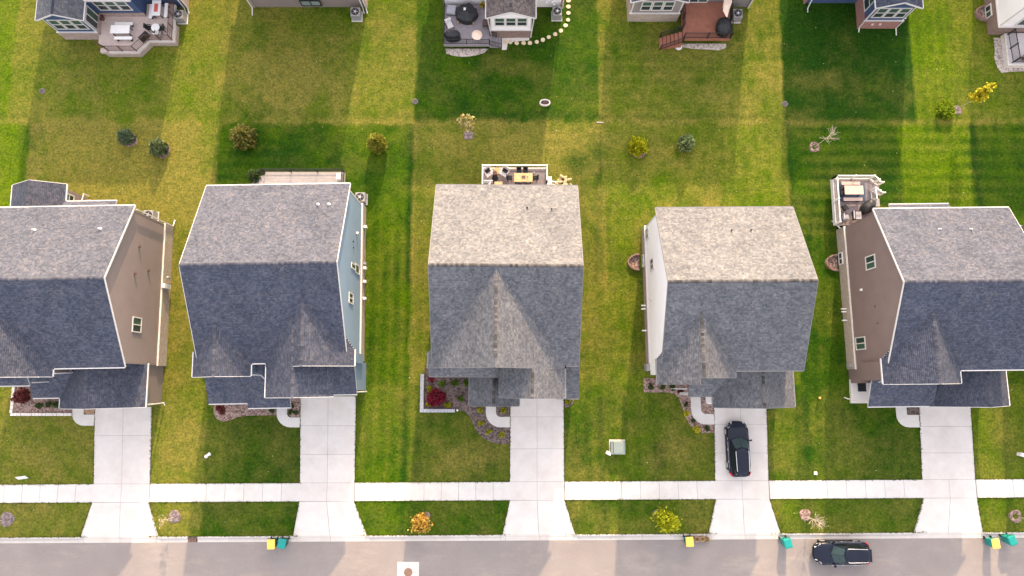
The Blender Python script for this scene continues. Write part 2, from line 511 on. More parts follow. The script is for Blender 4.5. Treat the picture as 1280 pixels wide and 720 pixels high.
ST = 0.0052                                     # street runs 0.3 degrees off the x axis
DW = [  # top-left, top-right at the garage, joints, flare at the kerb (x)
    dict(t=-1.85, l=(-36.11, -35.67), r=(-31.19, -30.86), j=(-4.3,), cl=True, f=(-36.46, -29.91), label='concrete driveway of the taupe house at the left edge'),
    dict(t=-.95, l=(-18.35, -18.08), r=(-13.54, -13.42), j=(-3.46, -5.88), cl=True, f=(-18.5, -12.29), label='concrete driveway of the blue house'),
    dict(t=-1.15, l=(-.14, -.18), r=(4.48, 4.46), j=(-2.71, -5.41), cl=True, f=(-.81, 5.34), label='concrete driveway of the middle house with the large front gable'),
    dict(t=-1.7, l=(17.5, 17.33), r=(22.05, 21.88), j=(-3.35, -5.75), cl=True, f=(16.62, 22.7), label='concrete driveway with the dark car parked on it'),
    dict(t=-1.6, l=(35.27, 35.0), r=(39.71, 39.52), j=(-3.52, -5.75), cl=False, f=(34.0, 39.81), label='concrete driveway of the brown house on the right'),
]
SW_N, SW_S = -8.16, -9.69
KB = -12.51                                     # back of kerb
def street_y(x, v): return v + ST * x

def sstep(a, b, x):
    t = np.clip((x - a) / (b - a), 0, 1)
    return t * t * (3 - 2 * t)

def lawn():
    xs = np.concatenate([[-400, -200, -120, -80, -60], np.arange(-50, 50.01, 0.16), [60, 80, 120, 200, 400]])
    ys = np.concatenate([np.arange(0, 50.5, 0.16), [54, 60, 80, 120, 200, 400]])
    X, T = np.meshgrid(xs, ys, indexing='ij')
    Y = street_y(X, KB) + T
    Z = (fbm(X, Y, 1.2, 3) - 0.5) * 0.05
    V_ = Y - ST * X
    for d in DW:
        f = np.clip((V_ - KB) / (SW_S - KB), 0, 1)
        xl = d['f'][0] * (1 - f) + d['l'][1] * f; xr = d['f'][1] * (1 - f) + d['r'][1] * f
        dist = np.maximum(np.maximum(xl - X, X - xr), 0)
        k_ = (1 - sstep(.05, .6, dist)) * (V_ < SW_S + .2)
        Z = Z * (1 - k_) + k_ * (-.14 + .11 * f)
    green = np.array([0.036, 0.082, 0.001]); lush_shade = np.array([0.010, 0.043, 0.002]); dry = np.array([0.180, 0.148, 0.034])  # the deep green is lush grass and also house shade painted in
    bright = np.array([0.074, 0.128, 0.0003])  # yellow green, in places painting sunlit strips into the lawn
    wob = (fbm(X, Y, 1.6, 21) - 0.5) * 0.45
    wob2 = (fbm(X, Y, 0.6, 25) - 0.5) * 0.3
    Xw = X + wob + wob2; Yw = Y + wob * 0.8 + wob2
    dr = np.zeros_like(X); lu = np.zeros_like(X); br = np.zeros_like(X)
    def zone(x0, x1, y0, y1, soft=0.14):
        return sstep(x0 - soft, x0 + soft, Xw) * (1 - sstep(x1 - soft, x1 + soft, Xw)) * sstep(y0 - soft, y0 + soft, Yw) * (1 - sstep(y1 - soft, y1 + soft, Yw))
    def blob(x, y, rx, ry):
        return np.exp(-(((X - x + wob * 1.5) / rx) ** 2 + ((Y - y + wob * 1.5) / ry) ** 2))
    n1 = fbm(X, Y, 5.0, 41); n2 = fbm(X, Y, 2.0, 51)
    # rear lots beyond the lot line, then our row of lots, then the front yards
    R = [(-46.5, -27.2, .60, .0, .35), (-27.2, -9, .60, .10, .1), (-9, 8, .16, .62, .12), (8, 25.2, .62, .12, .15), (25.2, 37.2, .06, .92, .0), (37.2, 41, .16, .10, .6), (41, 60, .42, .05, .45), (-60, -46.5, .2, .1, .6)]  # deep zone beside bright one at right paints the rear house's shadow edge
    for x0, x1, d, l, b in R:
        z = zone(x0, x1, 23.9, 60); dr += z * d; lu += z * l; br += z * b
    B = [(-60, -44.2, .18, .0, .7), (-44.2, -27.0, .92, .0, .35), (-27.0, -9, .14, .46, .45), (-9, 8, .64, .20, .2), (8, 25.2, .50, .16, .35), (25.2, 35.4, .16, .58, .2), (35.4, 42, .14, .12, .65), (42, 60, .15, .45, .3)]  # the painted shadow edge goes on here between deep and bright zones
    for x0, x1, d, l, b in B:
        z = zone(x0, x1, 0, 23.9); dr += z * d; lu += z * l; br += z * b
    Fz = [(-60, -44.2, .4, .0, .5), (-44.2, -26.4, .66, .0, .40), (-26.4, -15.5, .34, .58, .0), (-15.5, -8.8, .26, .36, .35), (-8.8, 8, .44, .36, .0), (8, 24.4, .46, .34, .1), (24.4, 39.6, .34, .54, .05), (39.6, 60, .42, .15, .35)]
    for x0, x1, d, l, b in Fz:
        z = zone(x0, x1, -20, 0); dr += z * d; lu += z * l; br += z * b
    # patches
    dr += .45 * blob(-35, 20, 5, 3.0) + .35 * blob(-38, 15.5, 4, 2) + .25 * blob(-30, 17, 2, 2)
    dr += .4 * blob(-20.5, 27.5, 4.5, 3) + .3 * blob(0, 29.2, 4, 1.0) + .45 * blob(-4.6, -6.4, 2.4, 1.3) + .3 * blob(-1.0, -5.6, 1.0, .8)
    dr += .35 * blob(14.0, -5.8, 1.6, 1.3) + .3 * blob(13, 20, 4, 2) + .35 * blob(26.7, 24.6, 1.6, 1.0) + .4 * blob(29.2, 28.0, 3, .9)
    dr += .3 * blob(-5.8, 19.6, 2.0, 2.4) + .35 * blob(6.5, 22.9, 3, 1.0) + .2 * blob(2.0, 21.5, 5, 2.0)
    dr += .4 * blob(-28.6, -11.2, 1.5, 1.0) + .3 * blob(-38.5, -11.0, 2.4, 1.2) + .25 * blob(-41, -4.5, 3, 2.5) + .25 * blob(-28, -5, 1.4, 3)
    dr += .25 * blob(29.5, -5.0, 2.5, 1.6) + .25 * blob(34, 26.5, 5, 1.5)
    lu += .6 * blob(6.2, 19.4, 2.0, 2.4) + .55 * blob(5.6, 16.2, 1.0, 2.4) + .5 * blob(-1.8, -5.9, .8, 1.2) + .5 * blob(-8, -7.0, .45, 3)
    lu += .9 * zone(12.1, 13.2, -7.1, -4.9, .12) + .5 * blob(6, -5.5, 1.2, 3) + .5 * blob(29.8, 31, 4, 3)
    lu += .45 * blob(-18, -5.5, 3, 2.0) + .5 * blob(-20.5, 21, 5, 2)
    # darker, longer grass along the lot lines, straw where the trimmer runs
    for xl, w in ((-44.3, .7), (-9.3, .35), (7.75, .35), (25.2, .5), (42.2, .6)):
        g = np.exp(-((X - xl + wob * .6) / w) ** 2) * ((Y > 9) | (Y < -1)) * (Y < 24)
        lu += .5 * g
    for xl in (-26.9, -8.9, 8.35):
        dr += .35 * np.exp(-((X - xl + wob * .5) / .18) ** 2) * (Y > 8) * (Y < 24)
    g = np.exp(-((Y - 23.95 + wob * .9) / .30) ** 2) * (n2 > .40); dr += .45 * g
    g = np.exp(-((Y - 24.6 + wob * .9) / .35) ** 2) * (X < 26); lu += .25 * g
    lu += .6 * np.exp(-((Y - 23.2 + wob * .5) / .5) ** 2) * zone(-44, -30, 20, 26) * .9
    # mowing stripes
    st = np.sin(Y * 2 * math.pi / 1.15 + wob * 1.5)
    sv = np.sin(X * 2 * math.pi / 1.05 + wob * 1.5)
    hz = zone(26, 42, 13, 23.6) + zone(8, 25, 24, 33) * .7 + zone(41, 52, 17, 30) * .7 + zone(-27, -21, 17, 23) * .7
    vz = zone(-15.5, -6.5, -8, 16) + zone(5.3, 11.3, -8, 16) * .7 + zone(19, 25.2, 0, 33) + zone(23, 29, -8, 14) * .6 + zone(37, 44.5, 22, 40)
    lu += .17 * (st * hz + sv * vz); dr -= .07 * (st * hz + sv * vz)
    br += .25 * np.clip(sv, 0, 1) * vz
    # natural mottling
    n3 = fbm(X, Y, .8, 81, 3)
    dr = dr + ((n2 - .5) * 1.0 + (n1 - .5) * .7 + (n3 - .5) * .7) * (.3 + 1.1 * np.clip(dr, 0, .8))
    lu = lu + (fbm(X, Y, 2.6, 61) - .5) * .9 + (fbm(X, Y, .7, 85, 3) - .5) * .5
    br = br + (fbm(X, Y, 3.3, 71) - .5) * .7
    dr = np.clip(dr - .08, 0, 1)[..., None] * .74; lu = np.clip(lu, 0, 1)[..., None]; br = np.clip(br, 0, 1)[..., None]
    c = green * (1 - br) + bright * br
    c = c * (1 - lu) + lush_shade * lu
    c = c * (1 - dr) + dry * dr
    nx, ny = X.shape
    V = np.stack([X, Y, Z], -1).reshape(-1, 3)
    idx = np.arange(nx * ny).reshape(nx, ny)
    F = np.stack([idx[:-1, :-1], idx[1:, :-1], idx[1:, 1:], idx[:-1, 1:]], -1).reshape(-1, 4)
    me = np_mesh('lawn', V, F, col=c.reshape(-1, 3))
    me.polygons.foreach_set('use_smooth', [True] * len(me.polygons))
    structure(mesh_obj('lawn', me, M['grass']), 'mown lawns of the two rows of house lots')
    # far ground under everything, out to the horizon
    g = MB(); g.add([(-1500, -1500, -.35), (1500, -1500, -.35), (1500, 1500, -.35), (-1500, 1500, -.35)], [(0, 1, 2, 3)])
    structure(g.build('ground', plain('far_ground', (0.06, 0.08, 0.02), 0.9, 0.3, 0.05)), 'ground running out to the horizon')
lawn()

# ------------------------------------------------------------------ road, kerb, pavement, driveways

def quad_slab(name, q, z0, z1, mat, parent, g=0.009):
    """q: four corners counter-clockwise, shrunk to leave a joint"""
    c = Vector((sum(p[0] for p in q) / 4, sum(p[1] for p in q) / 4))
    pts = []
    for p in q:
        d = Vector((p[0], p[1])) - c
        pts.append((p[0] - math.copysign(g, d.x), p[1] - math.copysign(g, d.y)))
    mb = MB(); mb.prism(pts, z0, z1)
    return mb.build(name, mat, parent)

def lerp(a, b, t): return a + (b - a) * t

road = MB()
road.add([(-300, -12.99, -.12), (-300, -22.2, -.12), (300, -22.2, -.12), (300, -12.99, -.12)], [(0, 1, 2, 3)])
o = road.build('road', M['asphalt']); o.rotation_euler.z = ST
structure(o, 'pale worn asphalt street')

walk = struct_root('sidewalk', 'pale concrete sidewalk along the front lawns', ST)
b = MB(); b.box(-60, 60, SW_S + .02, SW_N - .02, -.1, .022); b.build('bedding', M['joint'], walk)
edges = [-60.0]
for d in DW: edges += [d['l'][1], d['r'][1]]
edges.append(60.0)
for k in range(0, len(edges), 2):
    x0, x1 = edges[k], edges[k + 1]
    n = max(1, round((x1 - x0) / 1.55))
    for i in range(n):
        a, c = lerp(x0, x1, i / n), lerp(x0, x1, (i + 1) / n)
        dz = random.uniform(-.004, .004)
        quad_slab('slab', [(a, SW_S), (c, SW_S), (c, SW_N), (a, SW_N)], -.08, .04 + dz, M['walk'], walk, .012)
for d in DW:
    rt = struct_root('driveway', d['label'], 0)
    y_w = lambda x: street_y(x, SW_N); y_s = lambda x: street_y(x, SW_S); y_k = lambda x: street_y(x, KB)
    xl0, xl1 = d['l']; xr0, xr1 = d['r']; t = d['t']
    xm = (xl1 + xr1) / 2
    yb = y_w(xm)
    b = MB()
    b.prism([(xl1 + .02, y_s(xl1)), (xr1 - .02, y_s(xr1)), (xr1 - .02, yb), (xr0 - .02, t), (xl0 + .02, t), (xl1 + .02, yb)], -.12, .02)
    b.prism([(d['f'][0] + .03, y_k(xm) + .02), (d['f'][1] - .03, y_k(xm) + .02), (xr1 - .02, y_s(xr1) - .003), (xl1 + .02, y_s(xl1) - .003)], -.2, -.13)
    b.build('bedding', M['joint'], rt)
    ys = [t] + list(d['j']) + [yb]
    X = lambda side, y: lerp(side[0], side[1], (y - t) / (yb - t))
    cols = (0, .5, 1) if d['cl'] else (0, 1)
    for a, c in zip(ys[:-1], ys[1:]):
        for u0, u1 in zip(cols[:-1], cols[1:]):
            q = [(lerp(X(d['l'], c), X(d['r'], c), u0), c), (lerp(X(d['l'], c), X(d['r'], c), u1), c),
                 (lerp(X(d['l'], a), X(d['r'], a), u1), a), (lerp(X(d['l'], a), X(d['r'], a), u0), a)]
            quad_slab('concrete_panel', q, -.1, .045 + random.uniform(-.003, .003), M['concrete'], rt)
    for u0, u1 in ((0, .5), (.5, 1)):                      # where the sidewalk crosses
        q = [(lerp(xl1, xr1, u0), y_s(xm)), (lerp(xl1, xr1, u1), y_s(xm)), (lerp(xl1, xr1, u1), yb), (lerp(xl1, xr1, u0), yb)]
        quad_slab('concrete_panel', q, -.1, .043, M['concrete'], rt)
        f0, f1 = d['f']                                     # apron
        fa, fb = lerp(f0, f1, u0), lerp(f0, f1, u1); ga, gb = lerp(xl1, xr1, u0), lerp(xl1, xr1, u1)
        mb = MB(); e = .012
        q = [(fa + e, y_k(fa) + .004, -.07), (fb - e, y_k(fb) + .004, -.07), (gb - e, y_s(gb) - e, .04), (ga + e, y_s(ga) - e, .04)]
        mb.rings([[(x, y, -.2) for x, y, z in q], q]); mb.build('apron_panel', M['walk'], rt)

kerb = struct_root('kerb', 'concrete kerb and gutter along the street, lowered at the driveways', ST)
brk = sorted([-60, -27.45, -26.65, 60] + [x for d in DW for x in (d['f'][0] - .25, d['f'][0] + .2, (d['f'][0] + d['f'][1]) / 2, d['f'][1] - .2, d['f'][1] + .25)])
def drop(x):
    for d in DW:
        if d['f'][0] - .02 < x < d['f'][1] + .02: return True
    return False
segs = []
for a, c in zip(brk[:-1], brk[1:]):
    n = max(1, round((c - a) / 2.9))
    segs += [(lerp(a, c, i / n), lerp(a, c, (i + 1) / n)) for i in range(n)]
for a, c in segs:
    if abs(a + 27.45) < .01: continue                       # gap of the storm drain
    za, zc = (-.074 if drop(a) else .03), (-.074 if drop(c) else .03)
    e = .008
    prof = lambda x, z: [(x, KB, -.3), (x, -13.0, -.3), (x, -13.0, -.112), (x, -12.70, -.122 if z > -.05 else -.108), (x, -12.655, z - .015), (x, -12.63, z), (x, KB + .005, z)]
    mb = MB(); mb.rings([prof(a + e, za), prof(c - e, zc)]); mb.build('kerb_stone', M['kerb'], kerb)

t = thing('storm_drain', 'dark rusty storm drain grate set in the kerb at the left', 'storm drain', (-27.05, street_y(-27.05, -12.76), 0))
mb = MB(); mb.box(-.39, .39, -.24, .25, -.3, -.16); mb.box(-.39, .39, .15, .25, -.16, .02); mb.build('frame', M['iron'], t)
for k in range(6):
    mb = MB(); mb.box(-.36 + k * .125, -.29 + k * .125, -.23, .14, -.16, -.118); mb.build('grate_bar', M['rust'], t)

t = thing('manhole', 'rust brown round manhole cover in a square white concrete collar in the street', 'manhole', (-8.72, -15.55, -.12))
mb = MB(); mb.prism([(-.9, -.82), (.9, -.82), (.9, .82), (-.9, .82)], 0, .008); mb.build('collar', M['walk'], t)
mb = MB(); mb.lathe((0, -.02, 0), [(.36, 0), (.36, .014), (.33, .018), (.31, .014), (0.05, .016), (.001, .016)], 28); mb.build('cover', M['rust'], t)
for ang in (0, 90, 180, 270):
    mb = MB(); c, s = math.cos(rad(ang)), math.sin(rad(ang))
    mb.obox((c * .6, s * .55, .011), (.3, .02, .006), rad(ang)); mb.build('crack', M['joint'], t)

def strip_path(name, label, inner, outer, z=.045, cuts=3):
    """garden walk: polyline of inner and outer edge points of the same count, split into slabs"""
    rt = struct_root(name, label)
    n = len(inner)
    grp = [list(range(i, min(i + cuts, n - 1) + 1)) for i in range(0, n - 1, cuts)]
    for g in grp:
        poly = [inner[i] for i in g] + [outer[i] for i in reversed(g)]
        MB().prism(poly, -.1, z + random.uniform(-.003, .003)).build('slab', M['walk'], rt)
    return rt

def arc(cx, cy, rx, ry, a0, a1, n):
    return [(cx + rx * math.cos(rad(lerp(a0, a1, i / n))), cy + ry * math.sin(rad(lerp(a0, a1, i / n)))) for i in range(n + 1)]

def walk_l(label, xo, xi, ytop, xd, yi, yo, r=.55):
    """L-shaped walk from the porch at ytop, outer x xo, inner x xi, turning to the driveway at xd between yi and yo"""
    R = r + (xi - xo)
    inner = [(xi, ytop), (xi, yi + r + .4)] + arc(xi + r, yi + r, r, r, 180, 270, 6) + [(xd, yi)]
    outer = [(xo, ytop), (xo, yi + r + .4)] + arc(xo + R, yo + R, R, R, 180, 270, 6) + [(xd, yo)]
    n = min(len(inner), len(outer))
    strip_path('garden_path', label, inner[:n], outer[:n])

walk_l('curved white concrete walk of the middle house', -2.27, -1.39, -.3, -.17, -2.72, -3.6, .4)
walk_l('curved concrete walk beside the bed of the white house', 15.5, 16.35, -.3, 17.46, -2.47, -3.36, .4)
walk_l('curved concrete walk of the blue house', -20.36, -19.45, -.6, -18.31, -2.76, -3.6, .35)
walk_l('curved concrete walk of the brown house', 33.22, 34.15, -.6, 35.17, -2.55, -3.6, .1)
walk_l('curved concrete walk of the taupe house', -38.02, -37.05, -.6, -36.07, -2.52, -3.46, .1)
o = MB().prism([(-37.03, -1.2), (-36.09, -1.2), (-36.05, -2.5), (-36.8, -2.5), (-37.03, -2.3)], -.1, .02).build('dirt_patch', M['soil']); structure(o, 'bare dirt patch between walk and driveway')
o = MB().prism([(34.17, -1.2), (35.2, -1.2), (35.2, -2.53), (34.4, -2.53), (34.17, -2.3)], -.1, .02).build('dirt_patch', M['mulch']); structure(o, 'dark mulch patch between walk and driveway of the brown house')

# ------------------------------------------------------------------ roofs and walls
def shingle_slope(parent, P, u, v, W, Ln, mat, course=.135, s0=0., s1=0.):
    P = np.array(P, float); u = np.array(u, float); v = np.array(v, float)
    n = np.cross(u, v)
    rows = int(math.ceil(Ln / course))
    A0 = []; A1 = []; B = []; Hh = []; RR = []
    for r in range(rows):
        k_ = 1 - min(1, (r + .5) * course / Ln)
        lo = s0 * k_; hi = W - s1 * k_
        w = rng.uniform(.09, .23, int(W / .155) + 10)
        e = lo + np.cumsum(w); e = e[e < hi - .05]
        e = np.concatenate([[lo], e, [hi]])
        k = len(e) - 1
        A0.append(e[:-1]); A1.append(e[1:]); B.append(np.full(k, r * course))
        Hh.append(.010 + .014 * rng.random(k)); RR.append(rng.random(k))
    a0 = np.concatenate(A0); a1 = np.concatenate(A1); b = np.concatenate(B); h = np.concatenate(Hh); rr = np.concatenate(RR)
    b1 = np.minimum(b + course * 1.02, Ln)
    def pt(a, bb, hh): return P + a[:, None] * u + bb[:, None] * v + (hh[:, None] if np.ndim(hh) else hh) * n
    z = np.zeros_like(b)
    V = np.stack([pt(a0, b, h), pt(a1, b, h), pt(a1, b1, z + .003), pt(a0, b1, z + .003), pt(a0, b, z), pt(a1, b, z)], 1).reshape(-1, 3)
    k = np.arange(len(b)) * 6
    F = np.concatenate([np.stack([k, k + 1, k + 2, k + 3], 1), np.stack([k + 4, k + 5, k + 1, k], 1)])
    # neighbouring tabs come from the same bundle: mix in a slow random component
    slow = vnoise(a0 + P[0] * 3.1, b + P[1] * 2.7, .7, 5)
    rr = np.clip(.74 * rr + .26 * slow, 0, 1)
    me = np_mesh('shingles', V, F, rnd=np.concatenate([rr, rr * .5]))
    return mesh_obj('shingles', me, mat, parent, 'stuff')

def slope(parent, P, u, v, W, Ln, mat, trim, eave=True, t=.11, s0=0., s1=0.):
    P = Vector(P); u = Vector(u); v = Vector(v); n = u.cross(v)
    q = [P + u * s0, P + u * (W - s1), P + u * W + v * Ln, P + v * Ln]
    mb = MB(); mb.rings([[p - n * t for p in q], [p - n * .002 for p in q]])
    ro = mb.build('roof', trim, parent)
    shingle_slope(ro, P, u, v, W, Ln, mat, s0=s0, s1=s1)
    if eave:                                                # gutter along the eave
        dn = Vector((v.x, v.y, 0)).normalized()
        a = P + u * s0 - dn * .055 - Vector((0, 0, .06)); c = a + u * (W - s1 - s0)
        g = MB(); g.bar(a, c, .085, .10)
        g.build('gutter', trim, ro)
    return ro

def gable(parent, axis, a0, a1, c, h0, h1, ze, zr, mat, trim, cap=None, gut=(True, True), cap_from=None, rakes=(True, True), sides=(True, True), cut=0.):
    """ridge along axis from a0 to a1 at cross position c; half widths h0 (negative side), h1 (positive side)"""
    dz = zr - ze
    if axis == 'x':
        L1 = math.hypot(h1, dz); L0 = math.hypot(h0, dz)
        S = [((a0, c - h0, ze), (1, 0, 0), (0, h0 / L0, dz / L0), L0), ((a1, c + h1, ze), (-1, 0, 0), (0, -h1 / L1, dz / L1), L1)]
        pos = lambda a, k, z: (a, c + k, z)
    else:
        L1 = math.hypot(h1, dz); L0 = math.hypot(h0, dz)
        S = [((c - h0, a1, ze), (0, -1, 0), (h0 / L0, 0, dz / L0), L0), ((c + h1, a0, ze), (0, 1, 0), (-h1 / L1, 0, dz / L1), L1)]
        pos = lambda a, k, z: (c + k, a, z)
    for i_, ((P, u, v, Ln), g, s) in enumerate(zip(S, gut, sides)):
        if s: slope(parent, P, u, v, a1 - a0, Ln, mat, trim, g, s0=cut if i_ == 0 else 0., s1=cut if i_ == 1 else 0.)
    for end, on in ((a0, rakes[0]), (a1, rakes[1])):       # white boards up the gable ends
        if not on: continue
        off = -.026 if end == a0 else .026
        for k, ln in ((-h0, L0), (h1, L1)):
            mb = MB(); mb.bar(pos(end + off, k, ze - .085), pos(end + off, 0, zr - .085), .04, .14)
            mb.build('rake_board', trim, parent)
    if cap:
        b0 = a0 if cap_from is None else cap_from[0]; b1 = a1 if cap_from is None else cap_from[1]
        n = max(2, int((b1 - b0) / .2))
        V = []; F = []; R = []
        for i in range(n):
            s0 = lerp(b0, b1, i / n); s1 = lerp(b0, b1, (i + 1.12) / n)
            s1 = min(s1, b1)
            w = .13; e0 = .045 + random.uniform(0, .012); e1 = .03
            s_l = dz / h0; s_r = dz / h1
            k = len(V)
            V += [pos(s0, -w, zr + e0 - w * s_l), pos(s0, 0, zr + e0 + .01), pos(s0, w, zr + e0 - w * s_r),
                  pos(s1, -w, zr + e1 - w * s_l), pos(s1, 0, zr + e1 + .01), pos(s1, w, zr + e1 - w * s_r)]
            F += [(k, k + 1, k + 4, k + 3), (k + 1, k + 2, k + 5, k + 4)]
            r_ = random.random(); R += [r_, r_]
        mesh_obj('ridge_cap', np_mesh('ridge_cap', V, F, rnd=R), cap, parent, 'stuff')

def siding(parent, P, h, n, a0, a1, z0, ze, ac, zr, mat, step=.125):
    """lap boards on a wall with an optional gable; P origin, h horizontal, n outward"""
    P = Vector(P); h = Vector(h); n = Vector(n)
    def lim(z):
        if z <= ze or zr <= ze: return a0, a1
        f = min(1, (z - ze) / (zr - ze)); return lerp(a0, ac, f), lerp(a1, ac, f)
    mb = MB(); z = z0; top = max(ze, zr)
    while z < top - .02:
        z1 = min(z + step, top)
        l0, r0 = lim(z); l1, r1 = lim(z1)
        q = [P + h * l0 + n * .026 + Vector((0, 0, z)), P + h * r0 + n * .026 + Vector((0, 0, z)), P + h * r1 + n * .006 + Vector((0, 0, z1)), P + h * l1 + n * .006 + Vector((0, 0, z1))]
        k = [P + h * l0 + Vector((0, 0, z)), P + h * r0 + Vector((0, 0, z))]
        mb.add(q + k, [(0, 1, 2, 3), (4, 5, 1, 0)]); z = z1
    return mb.build('siding_boards', mat, parent, 'stuff')

def window(parent, c, n, w, h, style='hung', frame=None, panes=None):
    """framed window on a wall with outward normal n"""
    c = Vector(c); n = Vector(n); hh = Vector((-n.y, n.x, 0)); z = Vector((0, 0, 1))
    t = .09
    def bar(mb, a0, a1, b0, b1, d0, d1):
        q = [c + hh * a + z * b_ for a, b_ in ((a0, b0), (a1, b0), (a1, b1), (a0, b1))]
        mb.rings([[p + n * d0 for p in q], [p + n * d1 for p in q]])
    mb = MB()
    for a0, a1, b0, b1 in ((-w / 2, -w / 2 + t, -h / 2, h / 2), (w / 2 - t, w / 2, -h / 2, h / 2), (-w / 2 + t, w / 2 - t, -h / 2, -h / 2 + t), (-w / 2 + t, w / 2 - t, h / 2 - t, h / 2)):
        bar(mb, a0, a1, b0, b1, -.02, .085)
    if style == 'hung': bar(mb, -w / 2 + t, w / 2 - t, -.035, .035, -.02, .075)
    elif style == 'slide': bar(mb, -.04, .04, -h / 2 + t, h / 2 - t, -.02, .075)
    f = mb.build('window', frame or M['trim'], parent)
    if style == 'hung': cells = [(-w / 2 + t, w / 2 - t, -h / 2 + t, -.035), (-w / 2 + t, w / 2 - t, .035, h / 2 - t)]
    elif style == 'slide': cells = [(-w / 2 + t, -.04, -h / 2 + t, h / 2 - t), (.04, w / 2 - t, -h / 2 + t, h / 2 - t)]
    else: cells = [(-w / 2 + t, w / 2 - t, -h / 2 + t, h / 2 - t)]
    for i, q in enumerate(cells):
        mb = MB(); bar(mb, *q, .0, .04); mb.build('pane', (panes or [M['glass'], M['glass_reflect']])[i % 2], f)
    return f

def downspout(parent, pts, mat=None, r=.055):
    mb = MB(); mb.tube(pts, r, 6); return mb.build('downspout', mat or M['trim'], parent)

def wall_box(parent, x0, x1, y0, y1, z0, z1, mat, name='wall'):
    return MB().box(x0, x1, y0, y1, z0, z1).build(name, mat, parent)

def wall_gable_x(parent, x0, x1, y0, y1, z0, ze, yc, zr, mat):
    pr = [(y0, z0), (y1, z0), (y1, ze), (yc, zr), (y0, ze)]
    return MB().rings([[(x0, y, z) for y, z in pr], [(x1, y, z) for y, z in pr]]).build('wall', mat, parent)

def wall_gable_y(parent, x0, x1, y0, y1, z0, ze, xc, zr, mat):
    pr = [(x0, z0), (x1, z0), (x1, ze), (xc, zr), (x0, ze)]
    return MB().rings([[(x, y1, z) for x, z in pr], [(x, y0, z) for x, z in pr]]).build('wall', mat, parent)

def garage_door(parent, x0, x1, y, h=2.25):
    f = MB(); n = 4
    for i in range(n):
        f.box(x0, x1, y - .05, y, .05 + i * h / n + .012, .05 + (i + 1) * h / n - .012)
    return f.build('garage_door', M['trim'], parent)

def vent_pipe(parent, x, y, z, mat=None):
    mb = MB(); mb.lathe((x, y, z - .1), [(.13, 0), (.11, .1), (.05, .14), (.05, .36), (.036, .36), (.036, .3)], 10)
    return mb.build('vent_pipe', mat or M['white_pl'], parent)

class House:
    def __init__(s, label, cx, cy, w, run, ze, zr, rot, roof, cap, wall, brick, trim=None):
        s.cx, s.cy, s.w, s.run, s.ze, s.zr, s.rot = cx, cy, w, run, ze, zr, rad(rot)
        s.R, s.C, s.W, s.B = M[roof], M[cap], M[wall], M[brick]
        s.T = trim or M['trim']
        s.o = thing('house', label, 'house', (cx, cy, 0), s.rot, s.group if hasattr(s, 'group') else 'houses in rows')
        h = w / 2
        gable(s.o, 'x', -h, h, 0, run, run, ze, zr, s.R, s.T, s.C)
        yo = run - .35
        s.xw = h - .22
        drop_ = (zr - ze) / run * .35
        wall_gable_x(s.o, -s.xw, s.xw, -yo, yo, 0, ze + drop_ - .24, 0, zr - .24, s.W)
        s.yw = yo
        # brick ledge round the foot of the walls
        for a in ((-s.xw - .13, -s.xw, -yo - .1, yo + .13), (s.xw, s.xw + .13, -yo - .1, yo + .13), (-s.xw, s.xw, yo, yo + .13)):
            wall_box(s.o, *a, -.1, 1.4, s.B, 'brick_base')
    def l(s, x, y):
        c, q = math.cos(-s.rot), math.sin(-s.rot)
        dx, dy = x - s.cx, y - s.cy
        return (c * dx - q * dy, q * dx + c * dy)
    def x(s, x, y): return s.l(x, y)[0]
    def y(s, x, y): return s.l(x, y)[1]
    def side(s, sg, corner=None):
        """lap siding, corner boards and a white ledge cap on the gable end that shows"""
        k = (s.zr - s.ze) / s.run
        zt = s.ze + k * .35 - .22
        siding(s.o, (sg * s.xw, 0, 0), (0, 1, 0), (sg, 0, 0), -s.yw, s.yw, 1.44, zt, 0, s.zr - .22, s.W)
        for y in (-s.yw, s.yw):
            wall_box(s.o, sg * s.xw - .03, sg * s.xw + .035, y - .06, y + .06, 1.42, zt, corner or s.W, 'corner_board')
        wall_box(s.o, min(sg * s.xw, sg * (s.xw + .16)), max(sg * s.xw, sg * (s.xw + .16)), -s.yw - .12, s.yw + .15, 1.40, 1.45, corner or M['edging'], 'ledge_cap')
    def front_gable(s, x0, x1, yf, yb, ze, zr, ridge=None, cap=True, wall=True, cap_from=None, gut=(True, True), z0=2.6, inr=.28):
        a0, b0 = s.l(x0, yf); a1, _ = s.l(x1, yf); _, bb = s.l((x0 + x1) / 2, yb)
        c = (a0 + a1) / 2 if ridge is None else s.x(ridge, yf)
        cut = max(0., bb - (-s.run + .95)) if ze > 5 else max(0., bb - (-s.run + .4))
        gable(s.o, 'y', b0, bb, c, c - a0, a1 - c, ze, zr, s.R, s.T, s.C if cap else None, gut, cap_from, (True, False), cut=cut)
        if wall:
            k = .3
            wall_gable_y(s.o, a0 + .28, a1 - inr, b0 + k, min(bb, -s.run + .75), z0, ze - .02, c, zr - .26, s.W)
        return a0, a1, b0, bb, c
    def shed(s, x0, x1, yf, yb, zf, zb, eave=True, walls=None):
        a0, b0 = s.l(x0, yf); a1, _ = s.l(x1, yf); _, bb = s.l((x0 + x1) / 2, yb)
        Ln = math.hypot(bb - b0, zb - zf)
        slope(s.o, (a0, b0, zf), (1, 0, 0), (0, (bb - b0) / Ln, (zb - zf) / Ln), a1 - a0, Ln, s.R, s.T, eave)
        if walls:
            wall_box(s.o, a0 + .2, a1 - .2, b0 + walls, bb, 0, zf - .05, s.W)
        return a0, a1, b0, bb

House.group = 'houses in the row facing the street'
